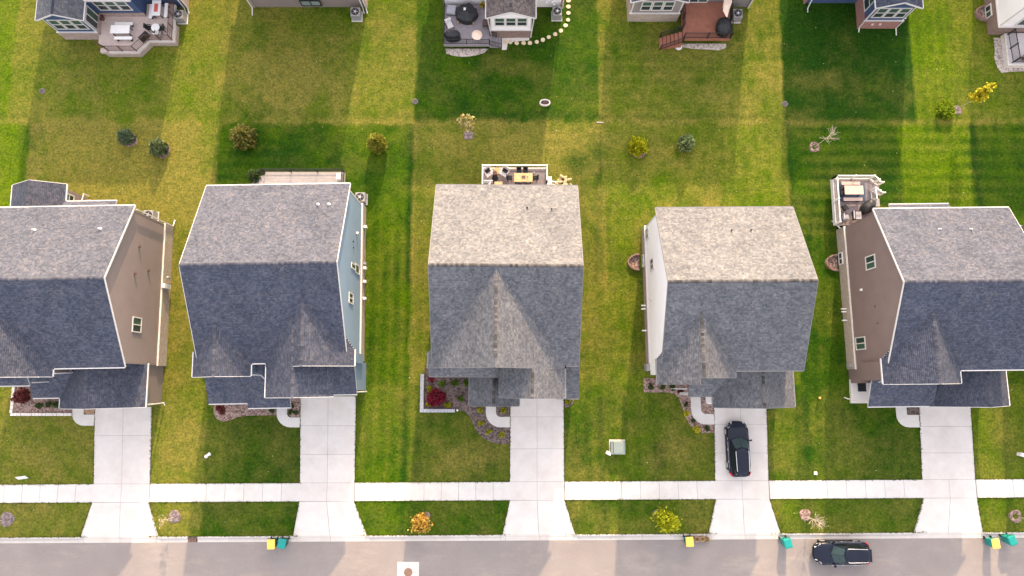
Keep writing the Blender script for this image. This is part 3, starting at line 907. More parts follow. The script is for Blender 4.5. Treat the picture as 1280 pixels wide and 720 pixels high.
# -- taupe house at the left edge
h1 = House('taupe sided house with slate blue roof, cut off by the left edge', -35.97, 7.75, 11.5, 6.45, 6.6, 10.1, 1.0, 'slate', 'cap_slate', 'taupe', 'brick_tan')
h1.side(1)
h1.front_gable(-41.9, -35.68, .55, 6.6, 6.6, 8.95)
h1.shed(-41.9, -37.95, -.07, .9, 5.75, 6.35)
h1.front_gable(-37.09, -30.09, -1.9, 1.8, 3.2, 5.7, z0=0)
h1.shed(-39.37, -35.6, -1.04, 1.8, 3.2, 4.7, walls=1.2)
window(h1.o, (h1.xw, h1.y(-30.5, 4.83), 4.9), (1, 0, 0), 1.25, 1.35, 'slide')
x0, y0 = h1.l(-36.0, -1.6); garage_door(h1.o, x0, x0 + 4.9, y0)
vent_pipe(h1.o, *h1.l(-37.3, 12.0), 7.9); vent_pipe(h1.o, *h1.l(-32.2, 12.1), 7.85)
for yy, zz in ((11.2, 5.2), (9.5, 3.6), (8.9, 5.6)):
    MB().box(h1.xw, h1.xw + .16, h1.y(-30.5, yy) - .07, h1.y(-30.5, yy) + .07, zz, zz + .16).build('wall_vent', M['door'], h1.o)
MB().box(h1.xw + .1, h1.xw + .42, h1.y(-30.5, 8.6) - .25, h1.y(-30.5, 8.6) + .12, .5, 1.55).build('meter_box', M['white_pl'], h1.o)
MB().lathe((h1.xw + .5, h1.y(-30.5, 9.25), .9), [(.05, 0), (.12, .06), (.12, .5), (.05, .56)], 12).build('meter', M['steel'], h1.o)
downspout(h1.o, [(h1.xw + .22, h1.yw + .1, 6.3), (h1.xw + .22, h1.yw + .14, .3), (h1.xw + .25, h1.yw + .75, .08)])
a, c = h1.l(-30.2, -1.62); downspout(h1.o, [(a + .03, c, 3.0), (a + .12, c + .1, .2), (a + .15, c - .1, .1)])
a, c = h1.l(-35.6, .9); downspout(h1.o, [(a, c, 6.4), (a + .15, c + .15, 3.9)])
a, c = h1.l(-37.9, .2); downspout(h1.o, [(a, c, 5.6), (a + .2, c + .1, 3.7)])
# rear sunroom and low roof
gable(h1.o, 'y', 6.1, h1.y(-40.4, 17.0), h1.x(-40.45, 17), 2.28, 2.3, 3.4, 4.7, h1.R, h1.T, h1.C, (True, True), None, (False, True))
q0 = h1.l(-42.4, 16.7); q1 = h1.l(-38.45, 16.7)
wall_gable_y(h1.o, q0[0], q1[0], 6.1, q0[1], 0, 3.3, (q0[0] + q1[0]) / 2, 4.4, h1.W)
window(h1.o, (q1[0], q1[1] - .75, 2.5), (1, 0, 0), .95, 1.3)
a0, b0 = h1.l(-33.71, 15.57); a1, _ = h1.l(-38.2, 15.57)
slope(h1.o, (a0, b0, 3.4), (-1, 0, 0), (0, -.88, .475), a0 - a1, 1.6, h1.R, h1.T)
wall_box(h1.o, a1, a0 - .25, h1.yw, b0 - .25, 0, 3.3, h1.W)
t = thing('deck', 'small rear step of the taupe house with a white rail', 'deck', (-38.55, 15.6, 0))
MB().box(-.2, .9, -.2, .55, 0, .35).build('step', M['deck_tan'], t)
MB().box(-.2, .55, .55, .95, 0, .18).build('step', M['deck_tan'], t)
MB().bar((.35, .15, 1.2), (.35, 1.3, .9), .07, .07).bar((.35, 1.3, 0), (.35, 1.3, .95), .08, .08).bar((.35, .15, .3), (.35, .15, 1.2), .08, .08).build('rail', M['trim'], t)

# -- blue house
h2 = House('light blue sided house with slate roof and two front gables', -18.75, 8.87, 11.6, 7.15, 6.6, 10.4, 1.0, 'slate', 'cap_slate', 'blue', 'brick_rose')
h2.side(1, M['trim'])
h2.front_gable(-19.06, -12.27, 1.38, 8.2, 6.6, 9.05, z0=2)
h2.front_gable(-19.05, -13.81, -.95, 6.2, 6.6, 8.5, z0=0, gut=(True, False), inr=.9)
h2.shed(-15.0, -12.5, -.75, 1.9, 4.3, 5.5, walls=.3)
h2.front_gable(-24.78, -20.3, .62, 6.0, 6.6, 8.2)
h2.shed(-24.85, -21.6, -1.5, 2.2, 3.3, 5.0, walls=1.6)
h2.shed(-21.6, -18.1, -1.85, 2.2, 3.28, 5.1, walls=2.0)
x0, y0 = h2.l(-18.4, -.66); garage_door(h2.o, x0, x0 + 4.6, y0)
vent_pipe(h2.o, *h2.l(-15.28, 14.1), 7.75); vent_pipe(h2.o, *h2.l(-14.43, 14.1), 7.75)
for yy, zz, w_, hh, stl in ((9.75, 4.2, .5, 1.5, 'one'), (9.75, 2.75, .8, 1.5, 'one'), (7.0, 4.9, .9, 1.45, 'slide')):
    window(h2.o, (h2.xw, h2.y(-13, yy), zz), (1, 0, 0), w_, hh, stl, None, [M['glass_reflect'], M['glass_reflect']] if stl == 'one' else None)
MB().lathe((h2.xw + .1, h2.y(-13, 12.8), 3.1), [(.1, 0), (.13, .1), (.1, .25)], 10).build('wall_vent', M['white_pl'], h2.o)
for yy, zz in ((11.8, 4.4), (11.3, 4.3)):
    MB().box(h2.xw, h2.xw + .1, h2.y(-13, yy) - .05, h2.y(-13, yy) + .05, zz, zz + .12).build('wall_vent', M['dark'], h2.o)
for yy, mt in ((13.9, 'white_pl'), (10.2, 'white_pl'), (10.6, 'steel'), (9.0, 'white_pl'), (7.5, 'white_pl')):
    MB().box(h2.xw + .12, h2.xw + .38, h2.y(-13, yy) - .1, h2.y(-13, yy) + .12, .5, .95).build('meter_box', M[mt], h2.o)
a, c = h2.l(-12.75, -.55); downspout(h2.o, [(a, c, 3.2), (a + .15, c, .15)])
a, c = h2.l(-20.4, .8); downspout(h2.o, [(a, c, 6.4), (a + .4, c, 5.2), (a + .45, c - .3, 4.5)])

# -- middle house
h3 = House('middle house with weathered grey roof and a wide lit front gable', -.46, 8.75, 11.4, 7.2, 6.6, 10.4, -.4, 'weather', 'cap_weather', 'grey', 'brick_brown', M['greytrim'])
h3.front_gable(-6.53, 4.1, 1.35, 8.7, 6.6, 10.3, cap_from=(-6.7, -.7))
h3.front_gable(-1.05, 4.085, -.95, 6.2, 6.6, 8.35, z0=0, gut=(False, True), cap_from=(-9.6, -7.6))
h3.shed(-6.53, 2.3, .72, 1.75, 6.0, 6.7)
h3.shed(3.6, 5.48, -1.05, 2.2, 3.3, 4.6, walls=.3)
h3.front_gable(-3.49, .55, -1.66, 2.0, 3.3, 4.5, z0=2.9)
for xx in (-3.2, -.9):
    a, c = h3.l(xx, -1.35); MB().box(a - .12, a + .12, c - .12, c + .12, 0, 3.1).build('porch_post', M['trim'], h3.o)
x0, y0 = h3.l(-.15, -.66); garage_door(h3.o, x0, x0 + 4.6, y0)
vent_pipe(h3.o, *h3.l(1.19, 13.78), 7.75, M['dark']); vent_pipe(h3.o, *h3.l(3.11, 13.68), 7.75, M['dark'])

# -- white house
h4 = House('white sided house with weathered grey roof, dark car on its drive', 17.1, 7.62, 11.05, 6.5, 6.6, 10.1, .4, 'weather', 'cap_weather', 'white', 'brick_rose', M['greytrim'])
h4.side(-1, M['trim'])
h4.front_gable(11.28, 17.33, .54, 6.0, 6.6, 8.9, cap_from=(-7.0, -2.1))
a0, b0 = h4.l(11.27, .03); k = 2.3 / 3.03
sl = math.hypot(2.75, 2.75 * k)
slope(h4.o, (a0, b0 + .52, 6.595), (0, -1, 0), (2.75 / sl, 0, 2.75 * k / sl), .52, sl, h4.R, h4.T)
h4.shed(13.95, 15.67, .09, .9, 5.95, 6.5)
h4.front_gable(16.52, 23.2, -1.81, 2.2, 3.2, 5.65, z0=0)
h4.shed(14.5, 17.6, -.88, 1.8, 3.18, 4.6, walls=1.6)
x0, y0 = h4.l(17.45, -1.5); garage_door(h4.o, x0, x0 + 4.7, y0)
a, c = h4.l(14.65, -.72); MB().box(a - .12, a + .12, c - .12, c + .12, 0, 3.1).build('porch_post', M['trim'], h4.o)
vent_pipe(h4.o, *h4.l(17.16, 12.0), 7.7, M['dark']); vent_pipe(h4.o, *h4.l(18.69, 12.0), 7.7, M['dark'])
for yy, zz in ((13.0, 1.95), (10.05, 3.55)):
    window(h4.o, (-h4.xw, h4.y(11.6, yy), zz), (-1, 0, 0), .95, 1.35, 'slide')
MB().lathe((-h4.xw - .1, h4.y(11.6, 7.2), 2.6), [(.1, 0), (.13, .1), (.1, .25)], 10).build('wall_vent', M['edging'], h4.o)
for yy in (6.6, 6.9, 4.7):
    MB().box(-h4.xw - .5, -h4.xw - .12, h4.y(11.6, yy) - .06, h4.y(11.6, yy) + .06, .6, .75).build('pipe_end', M['white_pl'], h4.o)
MB().box(-h4.xw - .4, -h4.xw - .12, h4.y(11.6, 1.5) - .3, h4.y(11.6, 1.5) + .3, .6, 1.6).build('meter_box', M['acgrey'], h4.o)
a, c = h4.l(14.4, -.3); downspout(h4.o, [(a, c, 3.1), (a - .35, c, .4), (a - .6, c, .15)])

# -- brown house
h5 = House('dark brown sided house with slate roof and white deck, right edge', 34.55, 7.62, 10.9, 6.45, 6.6, 10.0, .6, 'slate', 'cap_slate', 'brown', 'brick_tan')
h5.side(-1)
h5.front_gable(28.8, 34.8, .08, 6.0, 6.6, 8.9)
h5.shed(29.2, 34.6, -1.73, 1.8, 3.2, 4.75, walls=1.9)
h5.front_gable(34.3, 40.8, -1.73, 2.0, 3.2, 5.8, z0=0)
x0, y0 = h5.l(35.2, -1.4); garage_door(h5.o, x0, x0 + 4.6, y0)
vent_pipe(h5.o, *h5.l(33.52, 12.1), 7.6); vent_pipe(h5.o, *h5.l(35.95, 12.1), 7.6)
window(h5.o, (-h5.xw, h5.y(29.1, 9.92), 5.15), (-1, 0, 0), 1.15, 1.5, 'slide')
window(h5.o, (-h5.xw, h5.y(29.3, 3.48), 2.5), (-1, 0, 0), 1.1, 1.6, 'slide')
MB().box(-h5.xw - .16, -h5.xw, h5.y(29.2, 7.9) - .1, h5.y(29.2, 7.9) + .1, 3.3, 3.5).build('wall_vent', M['white_pl'], h5.o)
for yy, zz in ((6.3, 5.2), (4.9, 5.4)):
    MB().box(-h5.xw - .1, -h5.xw, h5.y(29.2, yy) - .05, h5.y(29.2, yy) + .05, zz, zz + .1).build('wall_vent', M['door'], h5.o)
for yy in (6.6, 6.35, 5.6):
    MB().box(-h5.xw - .55, -h5.xw - .12, h5.y(29.2, yy) - .05, h5.y(29.2, yy) + .05, .6, .72).build('pipe_end', M['white_pl'], h5.o)
MB().box(-h5.xw - .42, -h5.xw - .12, h5.y(29.2, 1.7) - .15, h5.y(29.2, 1.7) + .15, .5, .95).build('meter_box', M['steel'], h5.o)
a0, b0 = h5.l(37.17, 15.26); a1, _ = h5.l(32.06, 15.26)
slope(h5.o, (a0, b0, 3.5), (-1, 0, 0), (0, -.88, .475), a0 - a1, 1.7, h5.R, h5.T)
wall_box(h5.o, a1 + .2, a0 - .2, h5.yw, b0 - .25, 0, 3.4, h5.W)
a, c = h5.l(29.0, -1.15); downspout(h5.o, [(a + .3, c - .3, 3.1), (a - .05, c, .3), (a - .2, c + .1, .12)])
a, c = h5.l(29.3, .35); downspout(h5.o, [(a - .5, c, 6.3), (a, c, 6.2), (a + .5, c - .1, 3.9)])
a, c = h5.l(29.0, 14.0); downspout(h5.o, [(a - .1, c - .3, 1.2), (a - .25, c + .6, .15)])
MB().prism([h5.l(29.35, .5), h5.l(31.2, .5), h5.l(31.2, -1.55), h5.l(29.3, -1.55)], 0, .25).build('porch_slab', M['concrete'], h5.o)
a, c = h5.l(30.3, -.05); MB().box(a - .35, a + .35, c - .5, c + .5, .25, .29).build('door_mat', M['black'], h5.o)
# -- neighbour whose brick foot shows at the right edge
h6 = House('tan brick foot of the neighbouring house at the far right edge', 50.2, 7.7, 11.4, 6.45, 6.6, 10.0, .4, 'slate', 'cap_slate', 'taupe', 'brick_tan')
h6.side(-1)
h0 = None

# -- rear row of houses, seen from the back
House.group = 'houses of the rear row at the top'
def rear_house(label, x0, x1, yback, roof, cap, wall, brick, zr=10.1):
    run = 6.8
    return House(label, (x0 + x1) / 2, yback + run - .35, x1 - x0, run, 6.6, zr, 0, roof, cap, wall, brick)

def sunroom(h, x0, x1, yf, yb, zsill, ze, zr, wz, wh, nwin=3, ww=.95, over=.35, side_dir=0, brick=None):
    """gabled single-storey sunroom facing the camera's side with a strip of windows"""
    a0, b0 = h.l(x0, yf); a1 = h.x(x1, yf); bb = h.y(x0, yb)
    c = (a0 + a1) / 2
    gable(h.o, 'y', b0 - .3, bb, c, c - a0 + over, a1 - c + over, ze, zr, h.R, h.T, h.C, (True, True), None, (True, False))
    k = (zr - ze) / (c - a0 + over)
    wall_gable_y(h.o, a0, a1, b0, bb, 0, ze + k * over - .22, c, zr - .24, h.W)
    siding(h.o, (c, b0, 0), (1, 0, 0), (0, -1, 0), a0 - c, a1 - c, zsill + .06, ze + k * over - .22, 0, zr - .22, h.W)
    for sgx, xx in ((-1, a0), (1, a1)):
        siding(h.o, (xx, (b0 + bb) / 2, 0), (0, sgx, 0), (sgx, 0, 0), -(bb - b0) / 2, (bb - b0) / 2, zsill + .06, ze - .05, 0, 0, h.W)
    B = brick or h.B
    wall_box(h.o, a0 - .12, a1 + .12, b0 - .12, b0, -.1, zsill, B, 'brick_base')
    wall_box(h.o, a0 - .12, a0, b0, bb, -.1, zsill, B, 'brick_base')
    wall_box(h.o, a1, a1 + .12, b0, bb, -.1, zsill, B, 'brick_base')
    wall_box(h.o, a0 - .15, a1 + .15, b0 - .15, b0 - .01, zsill, zsill + .06, h.T, 'ledge_cap')
    for xx in (a0, a1):
        wall_box(h.o, xx - .05, xx + .05, b0 - .035, b0 + .05, zsill + .06, ze - .05, h.T, 'corner_board')
    tot = nwin * ww + (nwin - 1) * .06
    for i in range(nwin):
        window(h.o, (c - tot / 2 + ww / 2 + i * (ww + .06), b0, wz), (0, -1, 0), ww, wh)
    return a0, a1, b0, bb

u1 = rear_house('navy house with grey sunroom roof and tan raised deck, top left', -42.0, -30.4, 35.3, 'weather', 'cap_slate', 'navy', 'brick_rose')
sunroom(u1, -41.65, -38.2, 32.15, 35.3, 1.25, 3.75, 4.75, 2.55, 1.6)
a0, b0 = u1.l(-38.2, 34.0); a1, bb = u1.l(-34.05, 35.3)
wall_box(u1.o, a0, a1, b0, bb, 0, 3.75, u1.W); wall_box(u1.o, a0, a1 + .1, b0 - .1, b0, .0, 1.25, u1.B, 'brick_base')
siding(u1.o, ((a0 + a1) / 2, b0, 0), (1, 0, 0), (0, -1, 0), -(a1 - a0) / 2, (a1 - a0) / 2, 1.3, 3.6, 0, 0, u1.W)
wall_box(u1.o, a0 - .1, a1 + .25, b0 - .35, b0 + .05, 3.62, 3.8, u1.T, 'fascia')
for k in range(3): window(u1.o, (a0 + 1.05 + k * 1.02, b0, 2.55), (0, -1, 0), .97, 1.6)
q = u1.l(-38.2, 33.0); window(u1.o, (q[0], q[1], 2.0), (1, 0, 0), 1.5, 2.0, 'slide')
for xx in (-30.75, -30.45): downspout(u1.o, [(u1.x(xx, 35), u1.y(0, 35.15), 4.0), (u1.x(xx, 35), u1.y(0, 35.05), .3), (u1.x(xx, 35) + .1, u1.y(0, 34.6), .1)])

u2 = rear_house('rear house with pale rose brick foot between two driveways, top, no deck', -24.45, -13.55, 35.3, 'slate', 'cap_slate', 'taupe', 'brick_rose')
window(u2.o, (u2.x(-18.7, 35.3), u2.y(0, 35.17), .95), (0, -1, 0), 1.9, .9, 'slide', M['dark'], [M['util'], M['util']])
downspout(u2.o, [(u2.x(-24.75, 35), u2.y(0, 35.6), 2.2), (u2.x(-24.4, 35), u2.y(0, 35.1), .25), (u2.x(-24.4, 35), u2.y(0, 34.4), .1)])
for xx in (-14.0, -13.7): downspout(u2.o, [(u2.x(xx - .1, 35), u2.y(0, 35.1), 3.2), (u2.x(xx, 35), u2.y(0, 35.05), .3), (u2.x(xx + .1, 35), u2.y(0, 34.6), .1)])

u3 = rear_house('white sunroom house with brown brick foot and grey deck, top centre', -6.5, 4.8, 35.3, 'brownroof', 'cap_weather', 'white', 'brick_brown')
sunroom(u3, -1.92, 1.72, 32.3, 35.3, 1.35, 3.85, 4.85, 2.75, 1.35, 3, .95)
a0, b0 = u3.l(-2.0, 32.05); downspout(u3.o, [(a0 - .15, b0 - .05, 3.8), (a0 + .1, b0 + .12, .2)])
a0, b0 = u3.l(1.8, 32.05); downspout(u3.o, [(a0 + .15, b0 - .05, 3.8), (a0 - .05, b0 + .12, .2)])
for xx, zz in ((3.2, .9), (3.75, 1.0), (3.95, .55)): MB().box(u3.x(xx, 35) - .1, u3.x(xx, 35) + .1, u3.y(0, 35.05), u3.y(0, 35.2), zz, zz + .22).build('outlet_box', M['white_pl'], u3.o)
downspout(u3.o, [(u3.x(4.75, 35), u3.y(0, 35.1), 3.6), (u3.x(4.75, 35), u3.y(0, 35.05), .2)])

u4 = rear_house('grey house with tan brick foot and red brown deck, top right of centre', 10.7, 22.4, 35.3, 'slate', 'cap_slate', 'grey', 'brick_tan')
sunroom(u4, 10.95, 15.35, 33.95, 35.3, 1.35, 3.6, 4.6, 2.55, 1.5, 3, .95)
a0, b0 = u4.l(15.4, 35.25)
wall_box(u4.o, a0, a0 + 6, b0 - .25, b0, 3.0, 3.2, u4.T, 'fascia')
window(u4.o, (a0 + 1.8, b0 - .02, 2.0), (0, -1, 0), 1.8, 2.05, 'slide')
MB().box(a0 - .2, a0 + .3, b0 - .85, b0 - .1, .9, 2.4).build('storage_panel', M['cloth_grey'], u4.o)
downspout(u4.o, [(u4.x(22.1, 35), u4.y(0, 35.1), 3.6), (u4.x(22.15, 35), u4.y(0, 35.05), .2)])

u5 = rear_house('navy house with red brick foot and slate sunroom roof, top right', 27.4, 37.6, 35.7, 'slate', 'cap_slate', 'navy', 'brick_red')
sunroom(u5, 32.5, 35.9, 33.25, 35.7, 1.3, 3.85, 4.75, 2.6, 1.6)
q = u5.l(32.5, 34.6); window(u5.o, (q[0], q[1], 2.3), (-1, 0, 0), 1.2, 1.9)
a0, b0 = u5.l(32.4, 33.1); downspout(u5.o, [(a0 - .2, b0 - .1, 3.7), (a0 + .05, b0, .3), (a0 + .05, b0 - .4, .1)])
a0, b0 = u5.l(35.95, 33.1); downspout(u5.o, [(a0, b0, 1.25), (a0, b0, .15), (a0 + .02, b0 - .7, .08)])
a0, b0 = u5.l(27.8, 35.6); downspout(u5.o, [(a0, b0, 2), (a0, b0 - .5, .2), (a0, b0 - .9, .1)])
for xx in (33.4, 34.1): MB().box(u5.x(xx, 33) - .1, u5.x(xx, 33) + .1, u5.y(0, 33.06), u5.y(0, 33.14), .7, .9).build('wall_vent', M['edging'], u5.o)

u6 = rear_house('white sided house with brown brick foot and walled patio, top right corner', 44.5, 56, 32.6, 'slate', 'cap_slate', 'white', 'brick_brown')
u6.side(-1, M['trim'])
window(u6.o, (u6.x(47.0, 32), -u6.yw - .02, 2.4), (0, -1, 0), 2.2, 1.5, 'slide')
wall_box(u6.o, -u6.xw - .1, u6.xw, -u6.yw - .13, -u6.yw, -.1, 1.4, u6.B, 'brick_base')
wall_box(u6.o, -u6.xw - .14, u6.xw, -u6.yw - .17, -u6.yw, 1.4, 1.46, u6.T, 'ledge_cap')
window(u6.o, (-u6.xw - .13, u6.y(0, 34.6), .45), (-1, 0, 0), 1.2, .8, 'slide')

# ------------------------------------------------------------------ decks, patios, railings
def boards(parent, poly, z, mat, pitch=.14, gap=.012, thick=.035, rot=0, kind='stuff'):
    """deck boards along x cut to a polygon"""
    mb = MB()
    ys = [p[1] for p in poly]; y = min(ys)
    while y < max(ys) - .01:
        yc = y + pitch / 2
        xs = []
        for i in range(len(poly)):
            (xa, ya), (xb, yb) = poly[i], poly[(i + 1) % len(poly)]
            if (ya <= yc) != (yb <= yc): xs.append(xa + (xb - xa) * (yc - ya) / (yb - ya))
        xs.sort()
        for a, c in zip(xs[::2], xs[1::2]):
            dz = random.uniform(-.003, .003)
            mb.box(a, c, y, y + pitch - gap, z - thick, z + dz)
        y += pitch
    return mb.build('deck_boards', mat, parent, kind)

def railing(parent, pts, z, mat, h=.95, every=1.9, post=.1, rail=.07, ztop=None, end_posts=True):
    P = []
    for (a, c) in zip(pts[:-1], pts[1:]):
        a = Vector(a); c = Vector(c)
        n = max(1, round((c - a).length / every))
        for i in range(n): P.append(a.lerp(c, i / n))
    P.append(Vector(pts[-1]))
    zz = lambda p: p.z if len(p) == 3 else z
    for p in P:
        mb = MB(); mb.bbox(p.x - post / 2, p.x + post / 2, p.y - post / 2, p.y + post / 2, zz(p), zz(p) + h + .08, .015)
        mb.build('post', mat, parent)
    for a, c in zip(P[:-1], P[1:]):
        for hh, w in ((h, rail), (.12, rail * .8)):
            mb = MB(); mb.bar((a.x, a.y, zz(a) + hh), (c.x, c.y, zz(c) + hh), w, w * .7); mb.build('rail', mat, parent)
    mb = MB()
    for a, c in zip(P[:-1], P[1:]):
        n = max(2, int((c - a).length / .13))
        for i in range(1, n):
            q = a.lerp(c, i / n); r_ = .013
            mb.box(q.x - r_, q.x + r_, q.y - r_, q.y + r_, zz(q) + .12, zz(q) + h)
    mb.build('balusters', mat, parent, 'stuff')

def deck_frame(parent, poly, z, mat, depth=.28):
    n = len(poly); mb = MB()
    for i in range(n):
        a, c = poly[i], poly[(i + 1) % n]
        mb.bar((a[0], a[1], z - depth / 2 - .04), (c[0], c[1], z - depth / 2 - .04), .05, depth)
    return mb.build('fascia', mat, parent)

# rear deck of the top-left navy house
t = thing('deck', 'raised tan deck with bronze rails behind the navy house, top left', 'deck')
P1 = [(-38.2, 31.3), (-38.2, 33.95), (-34.0, 33.95), (-34.0, 35.15), (-31.4, 35.15), (-31.3, 31.5), (-33.6, 31.5), (-34.55, 30.42), (-37.2, 30.42), (-37.3, 30.9)]
boards(t, P1, .75, M['deck_tan']); deck_frame(t, P1, .76, M['cushion'], .26)
MB().prism([(-38.25, 31.0), (-37.35, 31.3), (-37.35, 30.6), (-38.25, 30.6)], 0, .3).build('step', M['deck_tan'], t)
MB().prism([(-37.55, 30.3), (-34.45, 30.3), (-33.5, 31.38), (-31.2, 31.38), (-31.2, 33.2), (-31.5, 33.2), (-31.5, 31.62), (-33.7, 31.62), (-34.6, 30.55), (-37.55, 30.55)], -.05, .5).build('stone_skirt', M['brick_tan'], t)
railing(t, [(-38.0, 31.0), (-37.2, 30.5), (-34.6, 30.5), (-33.55, 31.58), (-31.4, 31.58), (-31.45, 35.1)], .76, M['bronze'], .95, 1.4, .07, .05)
t = thing('grill_cover', 'dark padded cover leaning inside the angled rail of the tan deck', 'cover', (-33.85, 31.75, .76))
MB().obox((0, 0, .3), (.95, .3, .6), rad(48)).build('cover', M['cloth_black'], t)

def picnic(loc, rot, label, top, lw=1.75, z=.75, leg=None, runner=False, group=None):
    t = thing('picnic_table', label, 'table', loc, rot, group)
    leg = leg or M['dark']
    MB().bbox(-lw / 2, lw / 2, -.40, .40, z - .05, z, .012).build('tabletop', top, t)
    for sx in (-1, 1):
        for sy in (-1, 1): MB().bar((sx * (lw / 2 - .15), sy * .33, 0), (sx * (lw / 2 - .15), sy * .3, z - .05), .07, .07).build('leg', leg, t)
    if runner: MB().obox((.0, 0, z + .004), (.8, .35, .006)).build('runner', M['stain_red'], t)
    return t
def bench(loc, rot, label, top, lw=1.65, leg=None, w=.3):
    t = thing('bench', label, 'bench', loc, rot)
    MB().bbox(-lw / 2, lw / 2, -w / 2, w / 2, .41, .46, .01).build('seat', top, t)
    for sx in (-1, 1): MB().box(sx * (lw / 2 - .2) - .03, sx * (lw / 2 - .2) + .03, -w / 2 + .03, w / 2 - .03, 0, .41).build('leg', leg or M['dark'], t)
    return t
picnic((-35.87, 32.25, .76), 0, 'white rectangular table in the middle of the tan deck', M['white_pl'])
bench((-35.75, 32.95, .76), 0, 'white bench on the house side of the white deck table', M['white_pl'])
bench((-35.7, 31.55, .76), 0, 'white bench on the lawn side of the white deck table', M['white_pl'])
picnic((-32.72, 34.35, .76), rad(90), 'white table with a red runner in the corner of the tan deck', M['white_pl'], 1.5, runner=True)
bench((-33.35, 34.2, .76), rad(90), 'white bench left of the table with the red runner', M['white_pl'], 1.4)
bench((-31.95, 34.3, .76), rad(90), 'white bench right of the table with the red runner, by the rail', M['white_pl'], 1.4)
t = thing('bistro_set', 'round white side table on the tan deck among dark chairs', 'table', (-32.78, 32.55, .76))
MB().lathe((0, 0, .5), [(.05, -.5), (.05, -.03), (.38, -.03), (.4, 0), (.38, .02), (.001, .02)], 20).build('tabletop', M['white_pl'], t)
def lawn_chair(loc, rot, label, seat, frame, w=.55, group=None, arms=True, back=.5):
    t = thing('chair', label, 'chair', loc, rot, group)
    MB().obox((0, 0, .42), (w, w, .08)).build('seat', seat, t)
    MB().obox((0, w / 2 + .03, .42 + back / 2), (w, .08, back), 0, rad(-14)).build('backrest', seat, t)
    for sx in (-1, 1):
        for sy in (-1, 1): MB().box(sx * w * .42 - .02, sx * w * .42 + .02, sy * w * .42 - .02, sy * w * .42 + .02, 0, .4).build('leg', frame, t)
        if arms: MB().box(sx * w * .5 - .03, sx * w * .5 + .03, -w * .45, w * .45, .6, .64).build('armrest', frame, t)
    return t
lawn_chair((-33.35, 32.55, .76), rad(90), 'dark chair left of the round white side table', M['black'], M['dark'], .42)
lawn_chair((-32.2, 32.5, .76), rad(-90), 'dark chair right of the round white side table', M['black'], M['dark'], .42)
lawn_chair((-32.55, 32.0, .76), rad(170), 'dark chair with a white cushion below the round side table', M['cushion'], M['dark'], .45)
t = thing('planter', 'dark brown round planter by the sliding door of the tan deck', 'planter', (-38.0, 33.65, .76))
MB().lathe((0, 0, 0), [(.2, 0), (.27, .4), (.23, .4), (.2, .32), (.001, .32)], 16).build('pot', M['bronze'], t)

# grey deck, top centre
t = thing('deck', 'grey deck with black rails beside the white sunroom, top centre', 'deck')
P3 = [(-6.3, 31.15), (-2.1, 31.15), (-2.1, 35.1), (-6.3, 35.1)]
boards(t, P3, .7, M['deck_grey']); deck_frame(t, P3, .71, M['deck_grey'])
railing(t, [(-6.25, 35.0), (-6.25, 31.2), (-2.1, 31.2)], .7, M['dark'], .92, 2.1, .06, .045)
for k in range(4):
    MB().box(-2.08 + k * .27, -2.08 + (k + 1) * .27 - .02, 31.2, 32.2, 0, .55 - k * .15).build('stair_tread', M['deck_grey'], t)
railing(t, [(-2.05, 31.15, .6), (-1.0, 31.15, .02)], 0, M['dark'], .85, 2, .05, .04)
railing(t, [(-2.05, 32.1, .6), (-1.45, 32.1, .3)], 0, M['dark'], .75, 2, .05, .04)
o = MB().prism([(-6.2, 31.1), (-6.15, 30.65), (-5.6, 30.45), (-4.8, 30.3), (-4, 30.35), (-3.4, 30.45), (-2.6, 30.7), (-2.2, 31.1)], -.1, .05).build('gravel_strip', M['gravel']); structure(o, 'gravel strip along the foot of the grey deck')
o = MB().prism([(-.95, 32.15), (1.6, 32.2), (1.6, 31.95), (.3, 31.85), (-.4, 31.65), (-.5, 31.0), (-.95, 31.0)], -.1, .06).build('stone_path', M['edging']); structure(o, 'pale stone landing at the foot of the grey deck stairs')

def blob_cover(name, label, cat, loc, rot, prof, mat, n=28, sx=1, sy=1, folds=.05, seed=0):
    """draped cover with uneven folds"""
    r = random.Random(seed); t = thing(name, label, cat, loc, rot)
    ph = [r.uniform(0, 6.28) for _ in range(4)]
    R = []
    for rr, z in prof:
        ring = []
        for k in range(n):
            a = 2 * math.pi * k / n
            f = 1 + folds * (math.sin(5 * a + ph[0]) + .7 * math.sin(8 * a + ph[1] + z) + .5 * math.sin(13 * a + ph[2])) * min(1, rr * 2)
            ring.append((rr * f * sx * math.cos(a), rr * f * sy * math.sin(a), z + .02 * math.sin(3 * a + ph[3])))
        R.append(ring)
    MB().rings(R).build('cover', mat, t, smooth=True)
    return t
blob_cover('covered_table', 'round patio table and chairs under a black cover on the grey deck', 'covered table', (-4.2, 34.0, .7), 0, [(1.0, .05), (1.02, .3), (.98, .62), (.9, .74), (.55, .78), (.12, .84), (.05, .95)], M['cloth_black'], 40, 1, .92, .05, 3)
t = bpy.data.objects['covered_table']
for xx, yy in ((-.8, -.75), (.62, -.85)): MB().box(xx - .05, xx + .05, yy - .1, yy + .1, 0, .3).build('chair_leg', M['wood'], t)
MB().box(-.25, -.05, .1, .35, .80, .83).build('white_label', M['white_pl'], t)
blob_cover('covered_grill', 'black covered grill in the lower left corner of the grey deck', 'covered grill', (-5.45, 31.75, .7), 0, [(.62, .0), (.64, .7), (.6, .95), (.4, 1.1), (.1, 1.15)], M['cloth_black'], 24, 1.15, .62, .03, 5)
t = thing('ottoman', 'square grey ottoman in the upper corner of the grey deck', 'ottoman', (-5.62, 34.45, .7), rad(-6))
MB().bbox(-.42, .42, -.42, .42, .06, .42, .05).build('cushion', M['cloth_grey'], t); MB().box(-.43, .43, -.43, .43, 0, .1).build('base', M['dark'], t)
